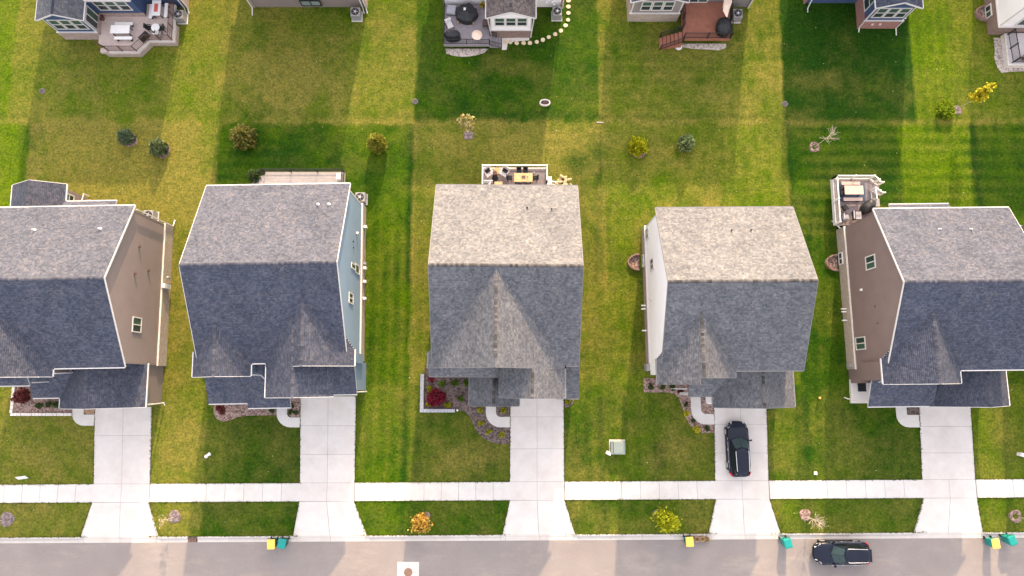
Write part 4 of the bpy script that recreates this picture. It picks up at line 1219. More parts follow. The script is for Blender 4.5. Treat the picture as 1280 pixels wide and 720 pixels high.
lawn_chair((-5.75, 32.85, .7), rad(25), 'black and white patterned chair by the left rail of the grey deck', M['cushion'], M['black'], .6)
lawn_chair((-2.45, 32.95, .7), rad(-90), 'dark brown chair against the white sunroom on the grey deck', M['door'], M['dark'], .55)
t = thing('patio_umbrella', 'closed cream patio umbrella on the grey deck rail corner', 'umbrella', (-3.2, 31.6, .7))
MB().lathe((0, 0, 0), [(.03, 0), (.03, 1.1)], 8).build('pole', M['dark'], t)
MB().lathe((0, 0, 0), [(.50, .95), (.44, 1.0), (.25, 1.12), (.04, 1.22)], 9).build('canopy', M['cloth_cream'], t)
MB().lathe((.22, -.3, 0), [(.12, .8), (.14, .95), (.05, 1.0)], 7).build('canopy_tip', M['cloth_cream'], t)

# red-brown deck
t = thing('deck', 'red brown deck with black rails and a side stair, top', 'deck')
P4 = [(15.8, 31.6), (20.1, 31.6), (20.25, 35.2), (15.75, 35.2)]
boards(t, P4, .95, M['deck_red']); deck_frame(t, P4, .96, M['deck_red'], .3)
railing(t, [(15.85, 33.6), (15.75, 34.9)], .95, M['dark'], .95, 2, .09, .06)
railing(t, [(15.8, 31.65), (20.1, 31.65), (20.2, 35.1)], .95, M['dark'], .95, 2.0, .09, .06)
railing(t, [(15.75, 32.6), (15.8, 33.6)], .95, M['dark'], .95, 2, .09, .06)
for k in range(6):
    MB().box(15.75 - (k + 1) * .33, 15.75 - k * .33 - .02, 31.05 + .06 * (5 - k) * .5, 32.2 + .03 * (5 - k), 0, .82 - k * .145).build('stair_tread', M['deck_red'], t)
railing(t, [(15.7, 31.3, .85), (13.8, 30.98, .05)], 0, M['dark'], .85, 3, .09, .06)
railing(t, [(15.7, 32.5, .85), (13.8, 32.2, .05)], 0, M['dark'], .85, 3, .09, .06)
o = MB().prism([(15.6, 31.6), (16.0, 31.25), (17, 31.1), (18.6, 31.0), (19.3, 30.95), (20.0, 31.2), (20.0, 31.6)], -.1, .05).build('gravel_strip', M['gravel']); structure(o, 'gravel strip along the foot of the red brown deck')
t = thing('saucer', 'white and blue shallow dish lying at the foot of the red brown deck', 'dish', (15.55, 31.25, 0)); MB().lathe((0, 0, 0), [(.3, .02), (.34, .12), (.28, .1), (.001, .06)], 16).build('bowl', M['white_pl'], t)
t = thing('patio_umbrella', 'closed tan patio umbrella leaning over the red brown deck', 'umbrella', (19.5, 34.4, .95))
MB().bar((0, 0, 0), (0, 0, 1.2), .05, .05).build('pole', M['dark'], t)
MB().rings([[(.1 + .05 * c_, -1.15 + .05 * s_, .9) for c_, s_ in ((1, 0), (.3, .9), (-.8, .6), (-.8, -.6), (.3, -.9))], [(-.05 + .34 * c_, -.5 + .34 * s_, 1.15) for c_, s_ in ((1, 0), (.3, .9), (-.8, .6), (-.8, -.6), (.3, -.9))], [(.1 + .4 * c_, .1 + .4 * s_, 1.35) for c_, s_ in ((1, 0), (.3, .9), (-.8, .6), (-.8, -.6), (.3, -.9))], [(.15, .9 + .02 * k, 1.4) for k in range(5)]]).build('canopy', M['cloth_cream'], t)
blob_cover('covered_table', 'dark covered round furniture in the corner of the red brown deck', 'covered table', (19.45, 32.55, .95), 0, [(.72, .0), (.75, .5), (.66, .75), (.35, .88), (.06, .95)], M['cloth_black'], 26, .95, 1.2, .03, 9)

# patio of the white house, top right corner
t = thing('patio', 'pale walled patio with a black rail at the top right corner', 'patio')
MB().box(45.75, 53, 29.2, 32.35, 0, .55).build('patio_wall', M['edging'], t)
MB().box(45.9, 52.9, 29.35, 32.35, .55, .6).build('patio_floor', M['patio'], t)
railing(t, [(46.0, 32.2), (46.15, 29.45), (49.5, 29.45)], .6, M['dark'], 1.0, 1.5, .09, .06)
t = thing('planter', 'reddish planter at the edge of the top right patio', 'planter', (47.2, 29.85, .6)); MB().lathe((0, 0, 0), [(.2, 0), (.3, .35), (.25, .35), (.001, .3)], 14).build('pot', M['rust'], t)
o = MB().prism([(45.75, 32.2), (45.1, 32.2), (45.1, 31), (44.95, 30.2), (45.15, 29.2), (45.5, 28.7), (46.4, 28.85), (53, 29.0), (53, 29.2), (45.75, 29.2)], -.1, .04).build('gravel_strip', M['gravel']); structure(o, 'gravel bed round the foot of the top right patio')

def window_well(x, y, label, sg=-1, w=1.3, d=.95, rot=0):
    t = thing('window_well', label, 'window well', (x, y, 0), rot)
    inn = arc(0, 0, d, w / 2, 90, 270, 8); out = arc(0, 0, d + .13, w / 2 + .13, 90, 270, 8)
    pts_o = [(-sg * px if sg > 0 else px, py) for px, py in out]; pts_i = [(-sg * px if sg > 0 else px, py) for px, py in inn]
    for i in range(8):
        MB().prism([pts_i[i], pts_i[i + 1], pts_o[i + 1], pts_o[i]], -.1, .28 + random.uniform(-.01, .01)).build('block', M['brick_brown'], t)
    MB().prism(pts_i, -.1, -.02 + .06).build('floor', M['mulch_red'], t)
    return t
window_well(11.35, 10.85, 'curved window well against the white house')
window_well(29.0, 10.8, 'curved window well against the dark brown house')
window_well(44.6, 34.6, 'curved brick window well of the house at the top right corner')
t = bpy.data.objects['window_well']
for q, hh in (('h4', h4), ('h5', h5)):
    window(hh.o, (-hh.xw - .13, hh.y(0, 10.8), .5), (-1, 0, 0), 1.1, .7, 'slide', None, [M['glass'], M['glass']])

# deck of the blue house
t = thing('deck', 'pale grey deck with dark rail behind the blue house', 'deck')
P2 = [(-22.1, 15.9), (-14.95, 15.9), (-15.0, 18.9), (-22.1, 18.9)]
boards(t, P2, 1.0, M['deck_pale'], .16); deck_frame(t, P2, 1.01, M['deck_pale'])
railing(t, [(-22.1, 18.85), (-15.0, 18.85), (-14.95, 16.4)], 1.0, M['dark'], .95, 2.6, .08, .05)
for k in range(5):
    MB().box(-22.12 - (k + 1) * .3, -22.12 - k * .3 - .02, 16.4, 18.6, 0, .85 - k * .17).build('stair_tread', M['deck_pale'], t)
railing(t, [(-22.1, 18.75, .9), (-23.7, 18.55, .05)], 0, M['dark'], .9, 3, .08, .05)
railing(t, [(-22.1, 16.7, .9), (-23.6, 16.4, .05)], 0, M['dark'], .9, 3, .08, .05)
t = thing('storage_bin', 'small white box in the corner of the pale grey deck', 'box', (-15.35, 18.3, 1.0)); MB().bbox(-.17, .17, -.25, .25, 0, .6, .03).build('bin', M['white_pl'], t); MB().box(-.19, .19, -.27, .27, .6, .64).build('lid', M['white_pl'], t)

# deck of the middle house
t = thing('deck', 'grey brown deck with white rails behind the middle house', 'deck')
P3b = [(-2.6, 15.7), (3.1, 15.7), (3.1, 19.2), (-2.6, 19.2)]
boards(t, P3b, 1.0, M['deck_mauve']); deck_frame(t, P3b, 1.01, M['trim'], .2)
railing(t, [(-2.6, 15.9), (-2.6, 19.2), (3.1, 19.2), (3.1, 17.9)], 1.0, M['white_pl'], .95, 1.9, .12, .09)
railing(t, [(3.1, 17.9), (3.85, 17.75)], .75, M['white_pl'], .95, 1.9, .12, .08)
railing(t, [(3.1, 16.3), (3.85, 16.2)], .75, M['white_pl'], .95, 1.9, .12, .08)
for k in range(4):
    MB().box(3.12 + k * .27, 3.12 + (k + 1) * .27 - .02, 16.4, 17.7, 0, .85 - k * .2).build('stair_tread', M['deck_mauve'], t)
MB().box(3.15, 3.6, 17.95, 18.7, 0, .25).build('landing', M['edging'], t)
railing(t, [(-2.45, 17.85), (-1.75, 17.85)], 1.0, M['white_pl'], .75, 2, .08, .08)
picnic((1.0, 18.15, 1.0), 0, 'light wood dining table on the deck of the middle house', M['wood'], 1.62)
t = thing('table_caddy', 'dark tray standing on the light wood dining table', 'tray', (1.02, 18.2, 1.752)); MB().box(-.17, .17, -.1, .1, 0, .07).build('tray', M['door'], t); MB().lathe((.35, 0, 0), [(.05, 0), (.05, .1), (.001, .1)], 8).build('cup', M['door'], t)
for n_, (xx, yy, rz, lb) in enumerate(((.62, 18.82, 0, 'black chair on the lawn side of the wood table, left one'), (1.2, 18.82, 0, 'black chair on the lawn side of the wood table, right one'), (-.2, 18.2, 90, 'black chair at the left head of the wood table'), (2.05, 18.2, -90, 'black chair at the right head of the wood table'), (.68, 17.5, 180, 'black chair on the house side of the wood table, left one'), (1.3, 17.5, 180, 'black chair on the house side of the wood table, right one'))):
    lawn_chair((xx, yy, 1.0), rad(rz), lb, M['black'], M['dark'], .42, 'dining chairs of the wood table', False, .4)
for xx, rz, lb in ((-2.08, 35, 'pale lounge chair with a black cushion in the corner of the middle deck'), (-.68, -32, 'pale lounge chair with a black cushion right of the round wood table')):
    c = lawn_chair((xx, 18.72, 1.0), rad(rz), lb, M['cushion'], M['cushion'], .68)
    MB().obox((0, .12, .56), (.46, .3, .14), 0, rad(-30)).build('pillow', M['black'], c)
t = thing('side_table', 'round light wood side table between the pale lounge chairs', 'table', (-1.33, 18.85, 1.0)); MB().lathe((0, 0, 0), [(.22, 0), (.22, .03), (.04, .05), (.04, .42), (.30, .44), (.30, .48), (.001, .48)], 24).build('tabletop', M['wood'], t)
t = thing('patio_heater', 'black fire column with a round base below the round side table', 'heater', (-1.52, 18.25, 1.0)); MB().lathe((0, 0, 0), [(.3, 0), (.3, .08), (.1, .12), (.08, .5), (.001, .5)], 18).build('base', M['black'], t); MB().lathe((.0, .35, 0), [(.15, 0), (.17, .35), (.2, .7), (.001, .75)], 12).build('burner', M['door'], t)
t = thing('stool', 'light wood stool near the house wall of the middle deck', 'stool', (-1.2, 17.7, 1.0)); MB().box(-.36, .36, -.18, .18, .35, .42).build('seat', M['wood'], t); MB().box(-.35, .35, -.15, .15, 0, .35).build('base', M['wood'], t)
t = thing('folding_gate', 'white folded panel leaning on the middle deck by the low rail', 'panel', (-2.05, 17.6, 1.0)); MB().obox((0, 0, .35), (.5, .08, .7), rad(70), rad(20)).build('panel', M['white_pl'], t)
t = thing('cornhole_bag', 'small white bottle on the deck beside the wood table', 'bottle', (1.95, 18.75, 1.0)); MB().lathe((0, 0, 0), [(.05, 0), (.06, .25), (.03, .35), (.001, .36)], 8).build('bottle', M['white_pl'], t)
t.name = 'bottle_item'
def log_pile(loc, label):
    t = thing('log_pile', label, 'log pile', loc)
    r = random.Random(4)
    for k in range(26):
        xx, yy = r.uniform(-.62, .62), r.uniform(-.55, .55)
        if xx * xx + yy * yy > .5: continue
        a = r.uniform(0, 3.14); zz = r.choice((.12, .12, .32))
        MB().tube([(xx - .17 * math.cos(a), yy - .17 * math.sin(a), zz), (xx + .17 * math.cos(a), yy + .17 * math.sin(a), zz)], r.uniform(.1, .13), 8).build('log', M['log'], t)
    return t
log_pile((4.75, 18.2, 0), 'pile of cut pale firewood beside the stair of the middle house')

# deck of the brown house
t = thing('deck', 'mauve deck with white rails and pergola posts behind the brown house', 'deck')
P5 = [(28.6, 14.05), (32.35, 14.05), (32.3, 16.8), (32.3, 17.9), (31.9, 18.25), (28.6, 18.25)]
boards(t, P5, 1.0, M['deck_mauve']); deck_frame(t, P5, 1.01, M['trim'], .3)
for q0, q1 in (((28.6, 14.1), (28.6, 18.25)),): railing(t, [q0, q1], 1.0, M['white_pl'], .95, 2.1, .13, .09)
railing(t, [(28.6, 18.25), (31.9, 18.25), (32.3, 17.9)], 1.0, M['white_pl'], .95, 1.6, .13, .09)
railing(t, [(31.9, 17.15), (32.3, 16.9)], 1.0, M['white_pl'], .95, 1.6, .13, .09)
railing(t, [(31.9, 17.15), (31.95, 16.2)], 1.0, M['white_pl'], .95, 1.6, .1, .08)
railing(t, [(32.3, 17.9), (32.8, 17.75)], .7, M['white_pl'], .95, 1.6, .12, .08)
railing(t, [(32.3, 16.95), (32.85, 16.8)], .7, M['white_pl'], .95, 1.6, .12, .08)
for k in range(3): MB().box(32.33 + k * .27, 32.33 + (k + 1) * .27 - .02, 16.95, 17.8, 0, .8 - k * .25).build('stair_tread', M['deck_mauve'], t)
t = thing('rug', 'navy outdoor rug under the pale wood table of the brown house deck', 'rug', (30.1, 17.0, 1.003)); MB().box(-1.15, 1.35, -.85, .85, 0, .012).build('rug_sheet', M['rug'], t)
picnic((30.1, 17.0, 1.015), 0, 'pale wood table on the navy rug of the brown house deck', M['wood_pink'], 1.65)
bench((30.0, 17.7, 1.015), 0, 'pale wood bench on the lawn side of the pale wood table', M['wood_pink'])
bench((30.1, 16.25, 1.015), 0, 'pale wood bench on the house side of the pale wood table', M['wood_pink'])
for k, yy in enumerate((16.75, 17.2)): lawn_chair((28.98 + .25, yy, 1.015), rad(90), ('black chair at the left end of the pale wood table, house side', 'black chair at the left end of the pale wood table, lawn side')[k], M['black'], M['dark'], .36, None, False, .4)
blob_cover('covered_grill', 'dark covered grill on the brown house deck by the roof corner', 'covered grill', (31.35, 15.55, 1.0), rad(-35), [(.55, 0), (.58, .6), (.5, .95), (.3, 1.1), (.06, 1.15)], M['cloth_black'], 24, .8, 1.25, .03, 12)
t = thing('grill_shelf', 'flat grey side shelf beside the dark covered grill', 'shelf', (31.95, 15.85, 1.0)); MB().box(-.3, .3, -.35, .35, .7, .78).build('top', M['acgrey'], t); MB().box(-.25, .25, -.3, .3, 0, .7).build('cabinet', M['dark'], t)
c = lawn_chair((30.35, 14.75, 1.0), rad(90), 'grey lounge seat with a black back on the brown house deck', M['cloth_grey'], M['black'], .75)
MB().obox((0, .36, .6), (.8, .16, .5), 0, rad(-10)).build('back_cushion', M['black'], c)
lawn_chair((29.35, 15.5, 1.0), rad(120), 'black folding chair by the left rail of the brown house deck', M['black'], M['dark'], .5)
lawn_chair((29.35, 14.6, 1.0), rad(90), 'grey folding chair in the lower left corner of the brown house deck', M['cloth_grey'], M['dark'], .5)

# ------------------------------------------------------------------ air conditioners
def ac_unit(x, y, label, rot=0, s=.85, h=.95):
    t = thing('ac_unit', label, 'air conditioner', (x, y, 0), rot, 'air conditioners behind the houses')
    MB().box(-s / 2 - .08, s / 2 + .08, -s / 2 - .08, s / 2 + .08, -.05, .07).build('pad', M['concrete'], t)
    MB().bbox(-s / 2, s / 2, -s / 2, s / 2, .07, h, .03).build('casing', M['acgrey'], t)
    mb = MB()
    for k in range(7): mb.box(-s / 2 - .008, s / 2 + .008, -s / 2 - .008, s / 2 + .008, .16 + k * .11, .2 + k * .11)
    mb.build('louvre', M['steel'], t)
    MB().lathe((0, 0, h), [(s * .42, 0), (s * .42, .015), (s * .36, .012), (s * .36, .003), (.001, .003)], 24).build('fan_ring', M['dark'], t)
    for k in range(5):
        a = k * 1.257
        MB().obox((math.cos(a) * s * .18, math.sin(a) * s * .18, h + .012), (s * .3, s * .13, .012), a, rad(14)).build('fan_blade', M['drain'], t)
    MB().lathe((0, 0, h), [(.11, .02), (.1, .05), (.001, .06)], 14).build('hub', M['rail_silver'], t)
    return t
ac_unit(-30.95, 34.05, 'grey air conditioner right of the tan deck, top left')
ac_unit(-14.55, 34.3, 'grey air conditioner below the pale rose brick wall, top')
ac_unit(4.2, 34.35, 'grey air conditioner inside the curve of stepping stones')
ac_unit(20.95, 34.15, 'grey air conditioner right of the red brown deck')
ac_unit(36.55, 34.6, 'grey air conditioner half hidden behind the navy sunroom at the top right')
ac_unit(-32.3, 14.95, 'grey air conditioner behind the taupe house')
ac_unit(-13.55, 16.6, 'grey air conditioner behind the corner of the blue house')

# ------------------------------------------------------------------ stepping stones
t = struct_root('stepping_stone_path', 'curved path of tan stepping stones round the white sunroom')
for k, (x, y) in enumerate([(-.6, 31.75), (-.15, 31.75), (.45, 31.67), (1.09, 31.67), (1.68, 31.67), (2.32, 31.79), (2.88, 31.99), (3.45, 32.27), (4.05, 32.55), (4.58, 32.91), (5.03, 33.43), (5.27, 33.99), (5.31, 34.68), (5.32, 35.33), (5.33, 35.93)]):
    a = .2 + random.uniform(-.02, .02)
    pts = [(x + a * (1 + random.uniform(-.08, .08)) * math.cos(q), y + a * .92 * (1 + random.uniform(-.08, .08)) * math.sin(q)) for q in [2 * math.pi * i / 10 for i in range(10)]]
    mb = MB(); mb.prism(pts, -.05, .055 + random.uniform(0, .015)); mb.build('stepping_stone', M['step'], t)

# ------------------------------------------------------------------ plants
def leaf_cloud(C, D, size, jitter=.6, aspect=1.6, r=None):
    """C centres, D growth directions -> leaf quads"""
    n = len(C)
    d = D + rng.normal(0, jitter, (n, 3)); d /= np.linalg.norm(d, axis=1)[:, None] + 1e-9
    k = rng.normal(0, 1, (n, 3)); s = np.cross(d, k); s /= np.linalg.norm(s, axis=1)[:, None] + 1e-9
    L_ = size * (.6 + .8 * rng.random(n))[:, None]
    a = d * L_ * aspect / 2; b = s * L_ / 2
    V = np.stack([C - a, C + b * .9, C + a, C - b * .9], 1).reshape(-1, 3)
    i = np.arange(n) * 4
    return V, np.stack([i, i + 1, i + 2, i + 3], 1)

def foliage(parent, name, C, D, size, mat, jitter=.6, aspect=1.6, shade=None):
    V, F = leaf_cloud(C, D, size, jitter, aspect)
    rr = rng.random(len(C))
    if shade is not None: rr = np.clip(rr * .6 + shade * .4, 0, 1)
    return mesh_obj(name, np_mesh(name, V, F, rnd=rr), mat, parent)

def trunk(parent, pts, r0, r1, mat=None, n=6):
    k = len(pts); return MB().tube(pts, [lerp(r0, r1, i / (k - 1)) for i in range(k)], n).build('trunk', mat or M['bark'], parent)

def conifer(x, y, h, r, label, mat, cat='evergreen tree', name='evergreen_tree', whorls=16, per=11, size=.10, ring=True, power=.8, base=.12, mulch='mulch_red', lift=.35):
    t = thing(name, label, cat, (x, y, 0), random.uniform(0, 6))
    trunk(t, [(0, 0, 0), (0, 0, h * .5), (0, 0, h)], .06 + h * .012, .01)
    C = []; D = []; S = []
    for w in range(whorls):
        z = lerp(base, h, (w / (whorls - 1)) ** .9)
        R = r * (1 - ((z - base) / (h - base + .02))) ** power + .04
        m = max(4, int(per * (.4 + .6 * R / r)))
        for k in range(m):
            a = 2 * math.pi * (k + random.random() * .8) / m + w
            rl = R * random.uniform(.78, 1.1)
            steps = max(3, int(rl / .06))
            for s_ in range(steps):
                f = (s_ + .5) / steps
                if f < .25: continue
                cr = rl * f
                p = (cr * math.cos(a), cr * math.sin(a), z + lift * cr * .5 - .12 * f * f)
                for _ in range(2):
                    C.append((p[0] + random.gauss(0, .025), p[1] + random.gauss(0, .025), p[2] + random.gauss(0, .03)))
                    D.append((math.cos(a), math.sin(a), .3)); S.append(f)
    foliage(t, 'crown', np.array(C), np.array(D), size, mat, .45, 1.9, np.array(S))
    return t

def shrub(x, y, r, h, label, mat, n=700, size=.08, name='shrub', cat='shrub', squash=1.0, group=None, z=0.0, clumps=9):
    t = thing(name, label, cat, (x, y, z), 0, group)
    mb = MB()
    cl = []
    for k in range(clumps):
        a = random.uniform(0, 6.283); rr = r * math.sqrt(random.random()) * .7
        c = Vector((rr * math.cos(a), rr * math.sin(a) * squash, h * random.uniform(.45, .75)))
        cl.append(c)
        mb.tube([(0, 0, 0), c * .6, c], [.02, .014, .006], 5)
    mb.build('stem', M['bark'], t)
    C = []; D = []; S = []
    for k in range(n):
        c = random.choice(cl)
        v = Vector((random.gauss(0, 1), random.gauss(0, 1), random.gauss(0, 1))).normalized()
        q = c + v * r * .42 * (.55 + .5 * random.random())
        q.z = max(.03, q.z if q.z < h * 1.15 else h * 1.15)
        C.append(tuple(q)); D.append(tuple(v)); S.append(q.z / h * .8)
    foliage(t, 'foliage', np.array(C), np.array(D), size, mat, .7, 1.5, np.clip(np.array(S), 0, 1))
    return t

def dense_bush(x, y, r, h, label, mat, name, cat, n=7000, size=.13, taper=.5, lump=.16, seed=1):
    """close-grown evergreen: leaf sprays over a lumpy egg, thinning inward, with a trunk and limbs inside"""
    t = thing(name, label, cat, (x, y, 0), seed * 1.3)
    trunk(t, [(0, 0, 0), (0, 0, h * .6)], .06, .02)
    r_ = np.random.default_rng(seed)
    ph = r_.uniform(0, 6.28, 8)
    a = r_.uniform(0, 2 * np.pi, n); f = r_.random(n) ** .85
    prof = np.sin(np.pi * np.clip(.14 + .86 * f, 0, 1)) ** .6 * (1 - taper * f)
    prof = prof / prof.max()
    lumps = np.sin(5 * a + ph[0] + 4 * f) + np.sin(8 * a + ph[1] - 9 * f) + np.sin(13 * a + ph[2] + 15 * f)
    rad_ = r * prof * (1 + lump * lumps / 2) * (1 - .45 * r_.random(n) ** 2.2)
    C = np.stack([rad_ * np.cos(a), rad_ * np.sin(a), .05 + h * f * (1 + .03 * lumps)], 1)
    D = np.stack([np.cos(a), np.sin(a), np.full(n, .55 + .3 * taper)], 1)
    foliage(t, 'crown', C, D, size, mat, .5, 2.0)
    return t

def mulch_ring(x, y, r, label, mat='mulch_purple', z=.07, hole=False):
    o = thing('mulch_ring', label, 'mulch ring', (x, y, 0))
    n = 22
    pr = [(1.0, -.02), (.96, z * .5), (.7, z), (.25, z * .9), (.001, z * .6)] if not hole else [(1, -.02), (.95, z), (.7, z * 1.2), (.45, z * .3), (.40, .0)]
    R = []
    for f, zz in pr:
        R.append([(r * f * (1 + .07 * math.sin(3 * a + x) + .04 * math.sin(7 * a)) * math.cos(a), r * f * (1 + .07 * math.sin(3 * a + x) + .04 * math.sin(7 * a)) * math.sin(a), zz + random.uniform(-.01, .01)) for a in [2 * math.pi * k / n for k in range(n)]])
    MB().rings(R, 0, True, not hole).build('mulch_bed', M[mat], o)
    return o

def branchy(x, y, h, label, leaf=None, n_br=14, spread=.9, lean=(0, 0), twig_mat='twig', leaves=0, size=.1, name='young_tree', cat='young tree', trunk_frac=.45, crown=None, r0=.035):
    t = thing(name, label, cat, (x, y, 0))
    base = Vector((0, 0, 0)); top = Vector((lean[0], lean[1], h))
    mb = MB(); mb.tube([base, top * .5, top], [r0, r0 * .75, r0 * .25], 6); mb.build('trunk', M[twig_mat], t)
    mb = MB(); tips = []
    for k in range(n_br):
        f = random.uniform(trunk_frac, .97); p = top * f
        a = 2.4 * k + random.uniform(-.4, .4); ln = spread * (1.15 - f) * random.uniform(.7, 1.2) + .12
        d = Vector((math.cos(a), math.sin(a), random.uniform(.5, 1.1))).normalized()
        q = p + d * ln
        mid = p + d * ln * .5 + Vector((0, 0, -.03))
        mb.tube([p, mid, q], [r0 * .5, r0 * .35, r0 * .15], 4)
        tips += [(mid, d), (q, d), (p.lerp(q, .75), d)]
        for j in range(4):
            a2 = random.uniform(0, 6.28); d2 = (d + Vector((math.cos(a2), math.sin(a2), .2)) * .8).normalized()
            s = p.lerp(q, random.uniform(.35, .95)); e = s + d2 * ln * .4
            mb.tube([s, e], [r0 * .25, r0 * .1], 3)
            tips.append((e, d2))
    mb.build('branches', M[twig_mat], t)
    if leaves:
        C = []; D = []
        for k in range(leaves):
            p, d = random.choice(tips)
            C.append(tuple(p + Vector((random.gauss(0, 1), random.gauss(0, 1), random.gauss(0, 1))) * (crown or .14))); D.append((d.x, d.y, d.z))
        foliage(t, 'crown', np.array(C), np.array(D), size, leaf, .9, 1.5)
    return t

# back gardens
dense_bush(-35.1, 22.3, .56, 1.5, 'small blue green spruce, left of two on the dry lawn', L['spruce'], 'evergreen_tree', 'evergreen tree', 3800, .14, .75, .3, 3)
mulch_ring(-34.95, 22.2, .66, 'mulch ring under the left blue green spruce on the dry lawn', 'mulch_red')
dense_bush(-32.05, 21.3, .66, 1.6, 'small blue green spruce, right of two on the dry lawn', L['spruce_mid'], 'evergreen_tree', 'evergreen tree', 4200, .14, .75, .3, 4)
mulch_ring(-31.9, 21.2, .68, 'mulch ring under the right blue green spruce on the dry lawn', 'mulch_red')
dense_bush(-24.25, 22.2, 1.0, 2.2, 'large olive brown rounded evergreen behind the blue house', L['bronze'], 'evergreen_bush', 'evergreen bush', 7000, .15, .45, .22, 5)
dense_bush(-12.15, 21.55, .77, 2.3, 'upright golden arborvitae on the lawn behind the blue house', L['arbor'], 'arborvitae', 'arborvitae', 6500, .13, .35, .12, 6)
dense_bush(11.4, 21.4, .72, 1.5, 'bright yellow green conifer left of the pale spruce', L['lime_bright'], 'conifer', 'conifer', 3600, .16, .5, .32, 7)
mulch_ring(11.5, 21.3, .8, 'mulch ring under the bright yellow green conifer', 'mulch_red')
dense_bush(15.75, 21.65, .62, 2.0, 'pale grey green spruce behind the white house', L['spruce_pale'], 'evergreen_tree', 'evergreen tree', 4200, .14, .6, .25, 8)
conifer(-23.1, 18.6, 2.0, .8, 'dark evergreen beside the stair of the pale grey deck', L['dkgreen'], size=.1)
branchy(-3.98, 22.75, 3.0, 'leggy young tree with straw coloured drooping shoots behind the middle house', L['straw'], 14, 1.6, (0, .1), 'twig', 170, .2, trunk_frac=.55, crown=.06)
mulch_ring(-3.98, 22.7, .48, 'purple grey mulch ring under the straw coloured young tree')
branchy(27.68, 21.55, 3.6, 'bare young tree with grey twigs behind the brown house', None, 20, 1.45, (.2, .15), 'twig', name='bare_tree', cat='bare tree', trunk_frac=.5)
mulch_ring(27.66, 21.55, .5, 'pale pink mulch ring under the bare tree behind the brown house', 'mulch_red', hole=True)
shrub(39.75, 25.05, .95, .55, 'loose bright green low bush left of the yellow sapling', L['grass_leaf'], 1500, .15, 'bush', 'bush', .85, None, 0, 16)
mulch_ring(41.0, 25.1, .46, 'purple grey mulch ring under the yellow sapling')
branchy(41.03, 25.15, 4.2, 'slender sapling with a bright yellow crown near the top right', L['yellow'], 18, .72, (.15, .15), 'twig', 900, .17, trunk_frac=.5, crown=.12)
for n_, (x, y) in enumerate(((-43.47, 26.94), (-8.94, 25.93), (25.19, 25.7))):
    t = thing('yard_drain', ('round grey yard drain at the far left of the back lawns', 'round grey yard drain on the lot line behind the middle house', 'round grey yard drain on the lot line behind the white house')[n_], 'drain', (x, y, 0))
    MB().lathe((0, 0, 0), [(.27, -.1), (.27, .06), (.22, .09), (.22, .06), (.001, .06)], 18).build('rim', M['drain'], t)
    for k in range(4): MB().box(-.18, .18, -.15 + k * .09, -.11 + k * .09, .06, .085).build('grate_bar', M['iron'], t)
t = thing('fire_pit', 'oval pale stone fire pit with dark ashes on the rear lawn', 'fire pit', (3.03, 25.75, 0))
pts = arc(0, 0, .5, .32, 0, 360, 14); ins = arc(0, 0, .42, .24, 0, 360, 14)
for i in range(14): MB().prism([pts[i], pts[i + 1], ins[i + 1], ins[i]], -.05, .28 + random.uniform(-.01, .01)).build('stone', M['edging'], t)
MB().prism(ins[:-1], -.05, .12).build('ashes', M['mulch'], t)
for k in range(5): MB().tube([(random.uniform(-.3, -.05), random.uniform(-.1, .1), .16), (random.uniform(.05, .3), random.uniform(-.1, .1), .17)], .035, 6).build('log', M['door'], t)
t = thing('drain_pipe', 'short white pipe lying on the lot line behind the middle house', 'pipe', (8.1, 23.9, 0)); MB().tube([(-.32, .02, .04), (.32, 0, .04)], .035, 8).build('pipe', M['edging'], t)
t = thing('yellow_flowers', 'pot of yellow and dark red flowers on the grey deck', 'flowers', (-2.75, 34.9, .7)); MB().lathe((0, 0, 0), [(.16, 0), (.2, .25), (.001, .22)], 12).build('pot', M['rust'], t)
C = rng.normal(0, 1, (90, 3)); C /= np.linalg.norm(C, axis=1)[:, None]; C = C * .24 + np.array([0, 0, .35]); foliage(t, 'blossom', C, C, .12, L['yellow'], .5, 1.1)
C2 = rng.normal(0, 1, (60, 3)); C2 /= np.linalg.norm(C2, axis=1)[:, None]; C2 = C2 * .2 + np.array([.03, .02, .33]); foliage(t, 'leaves', C2, C2, .12, L['redbrown'], .5, 1.1)

# street trees and their mulch rings
mulch_ring(-42.76, -11.24, .62, 'purple grey mulch ring at the far left of the street verge')
branchy(-42.9, -11.25, 2.0, 'thin bare sapling in the far left mulch ring of the verge', None, 5, .35, (-.25, 0), 'twig', name='bare_tree', cat='bare tree')
mulch_ring(-28.6, -11.04, .55, 'purple grey mulch ring on the verge left of the storm drain')
branchy(-28.68, -11.1, 1.9, 'pale straw sapling in the mulch ring near the storm drain', L['straw'], 10, .6, (-.25, 0), 'twig', 60, .1, name='bare_tree', cat='bare tree')
mulch_ring(-7.35, -11.05, .45, 'mulch ring under the orange street tree')
branchy(-7.45, -11.1, 2.6, 'small street tree with an orange crown', L['orange'], 22, 1.0, (-.05, 0), 'bark', 1150, .15, name='street_tree', cat='street tree', trunk_frac=.35, crown=.14)
mulch_ring(12.45, -10.9, .5, 'mulch ring under the yellow green street tree')
branchy(12.6, -11.0, 3.0, 'small street tree with a full yellow green crown', L['lime_bright'], 26, .82, (.15, 0), 'bark', 3400, .16, name='street_tree', cat='street tree', trunk_frac=.32, crown=.2)
mulch_ring(24.85, -10.88, .5, 'pale pink mulch ring by the bare street tree near the parked car', 'mulch_red')
branchy(24.95, -11.0, 2.6, 'bare street tree with pale twigs near the parked car', L['straw'], 30, 1.15, (.15, -.12), 'twig', 60, .08, name='bare_tree', cat='bare tree', trunk_frac=.3)
mulch_ring(42.65, -11.0, .55, 'pale mulch ring with green middle at the far right verge', 'mulch_red', hole=True)
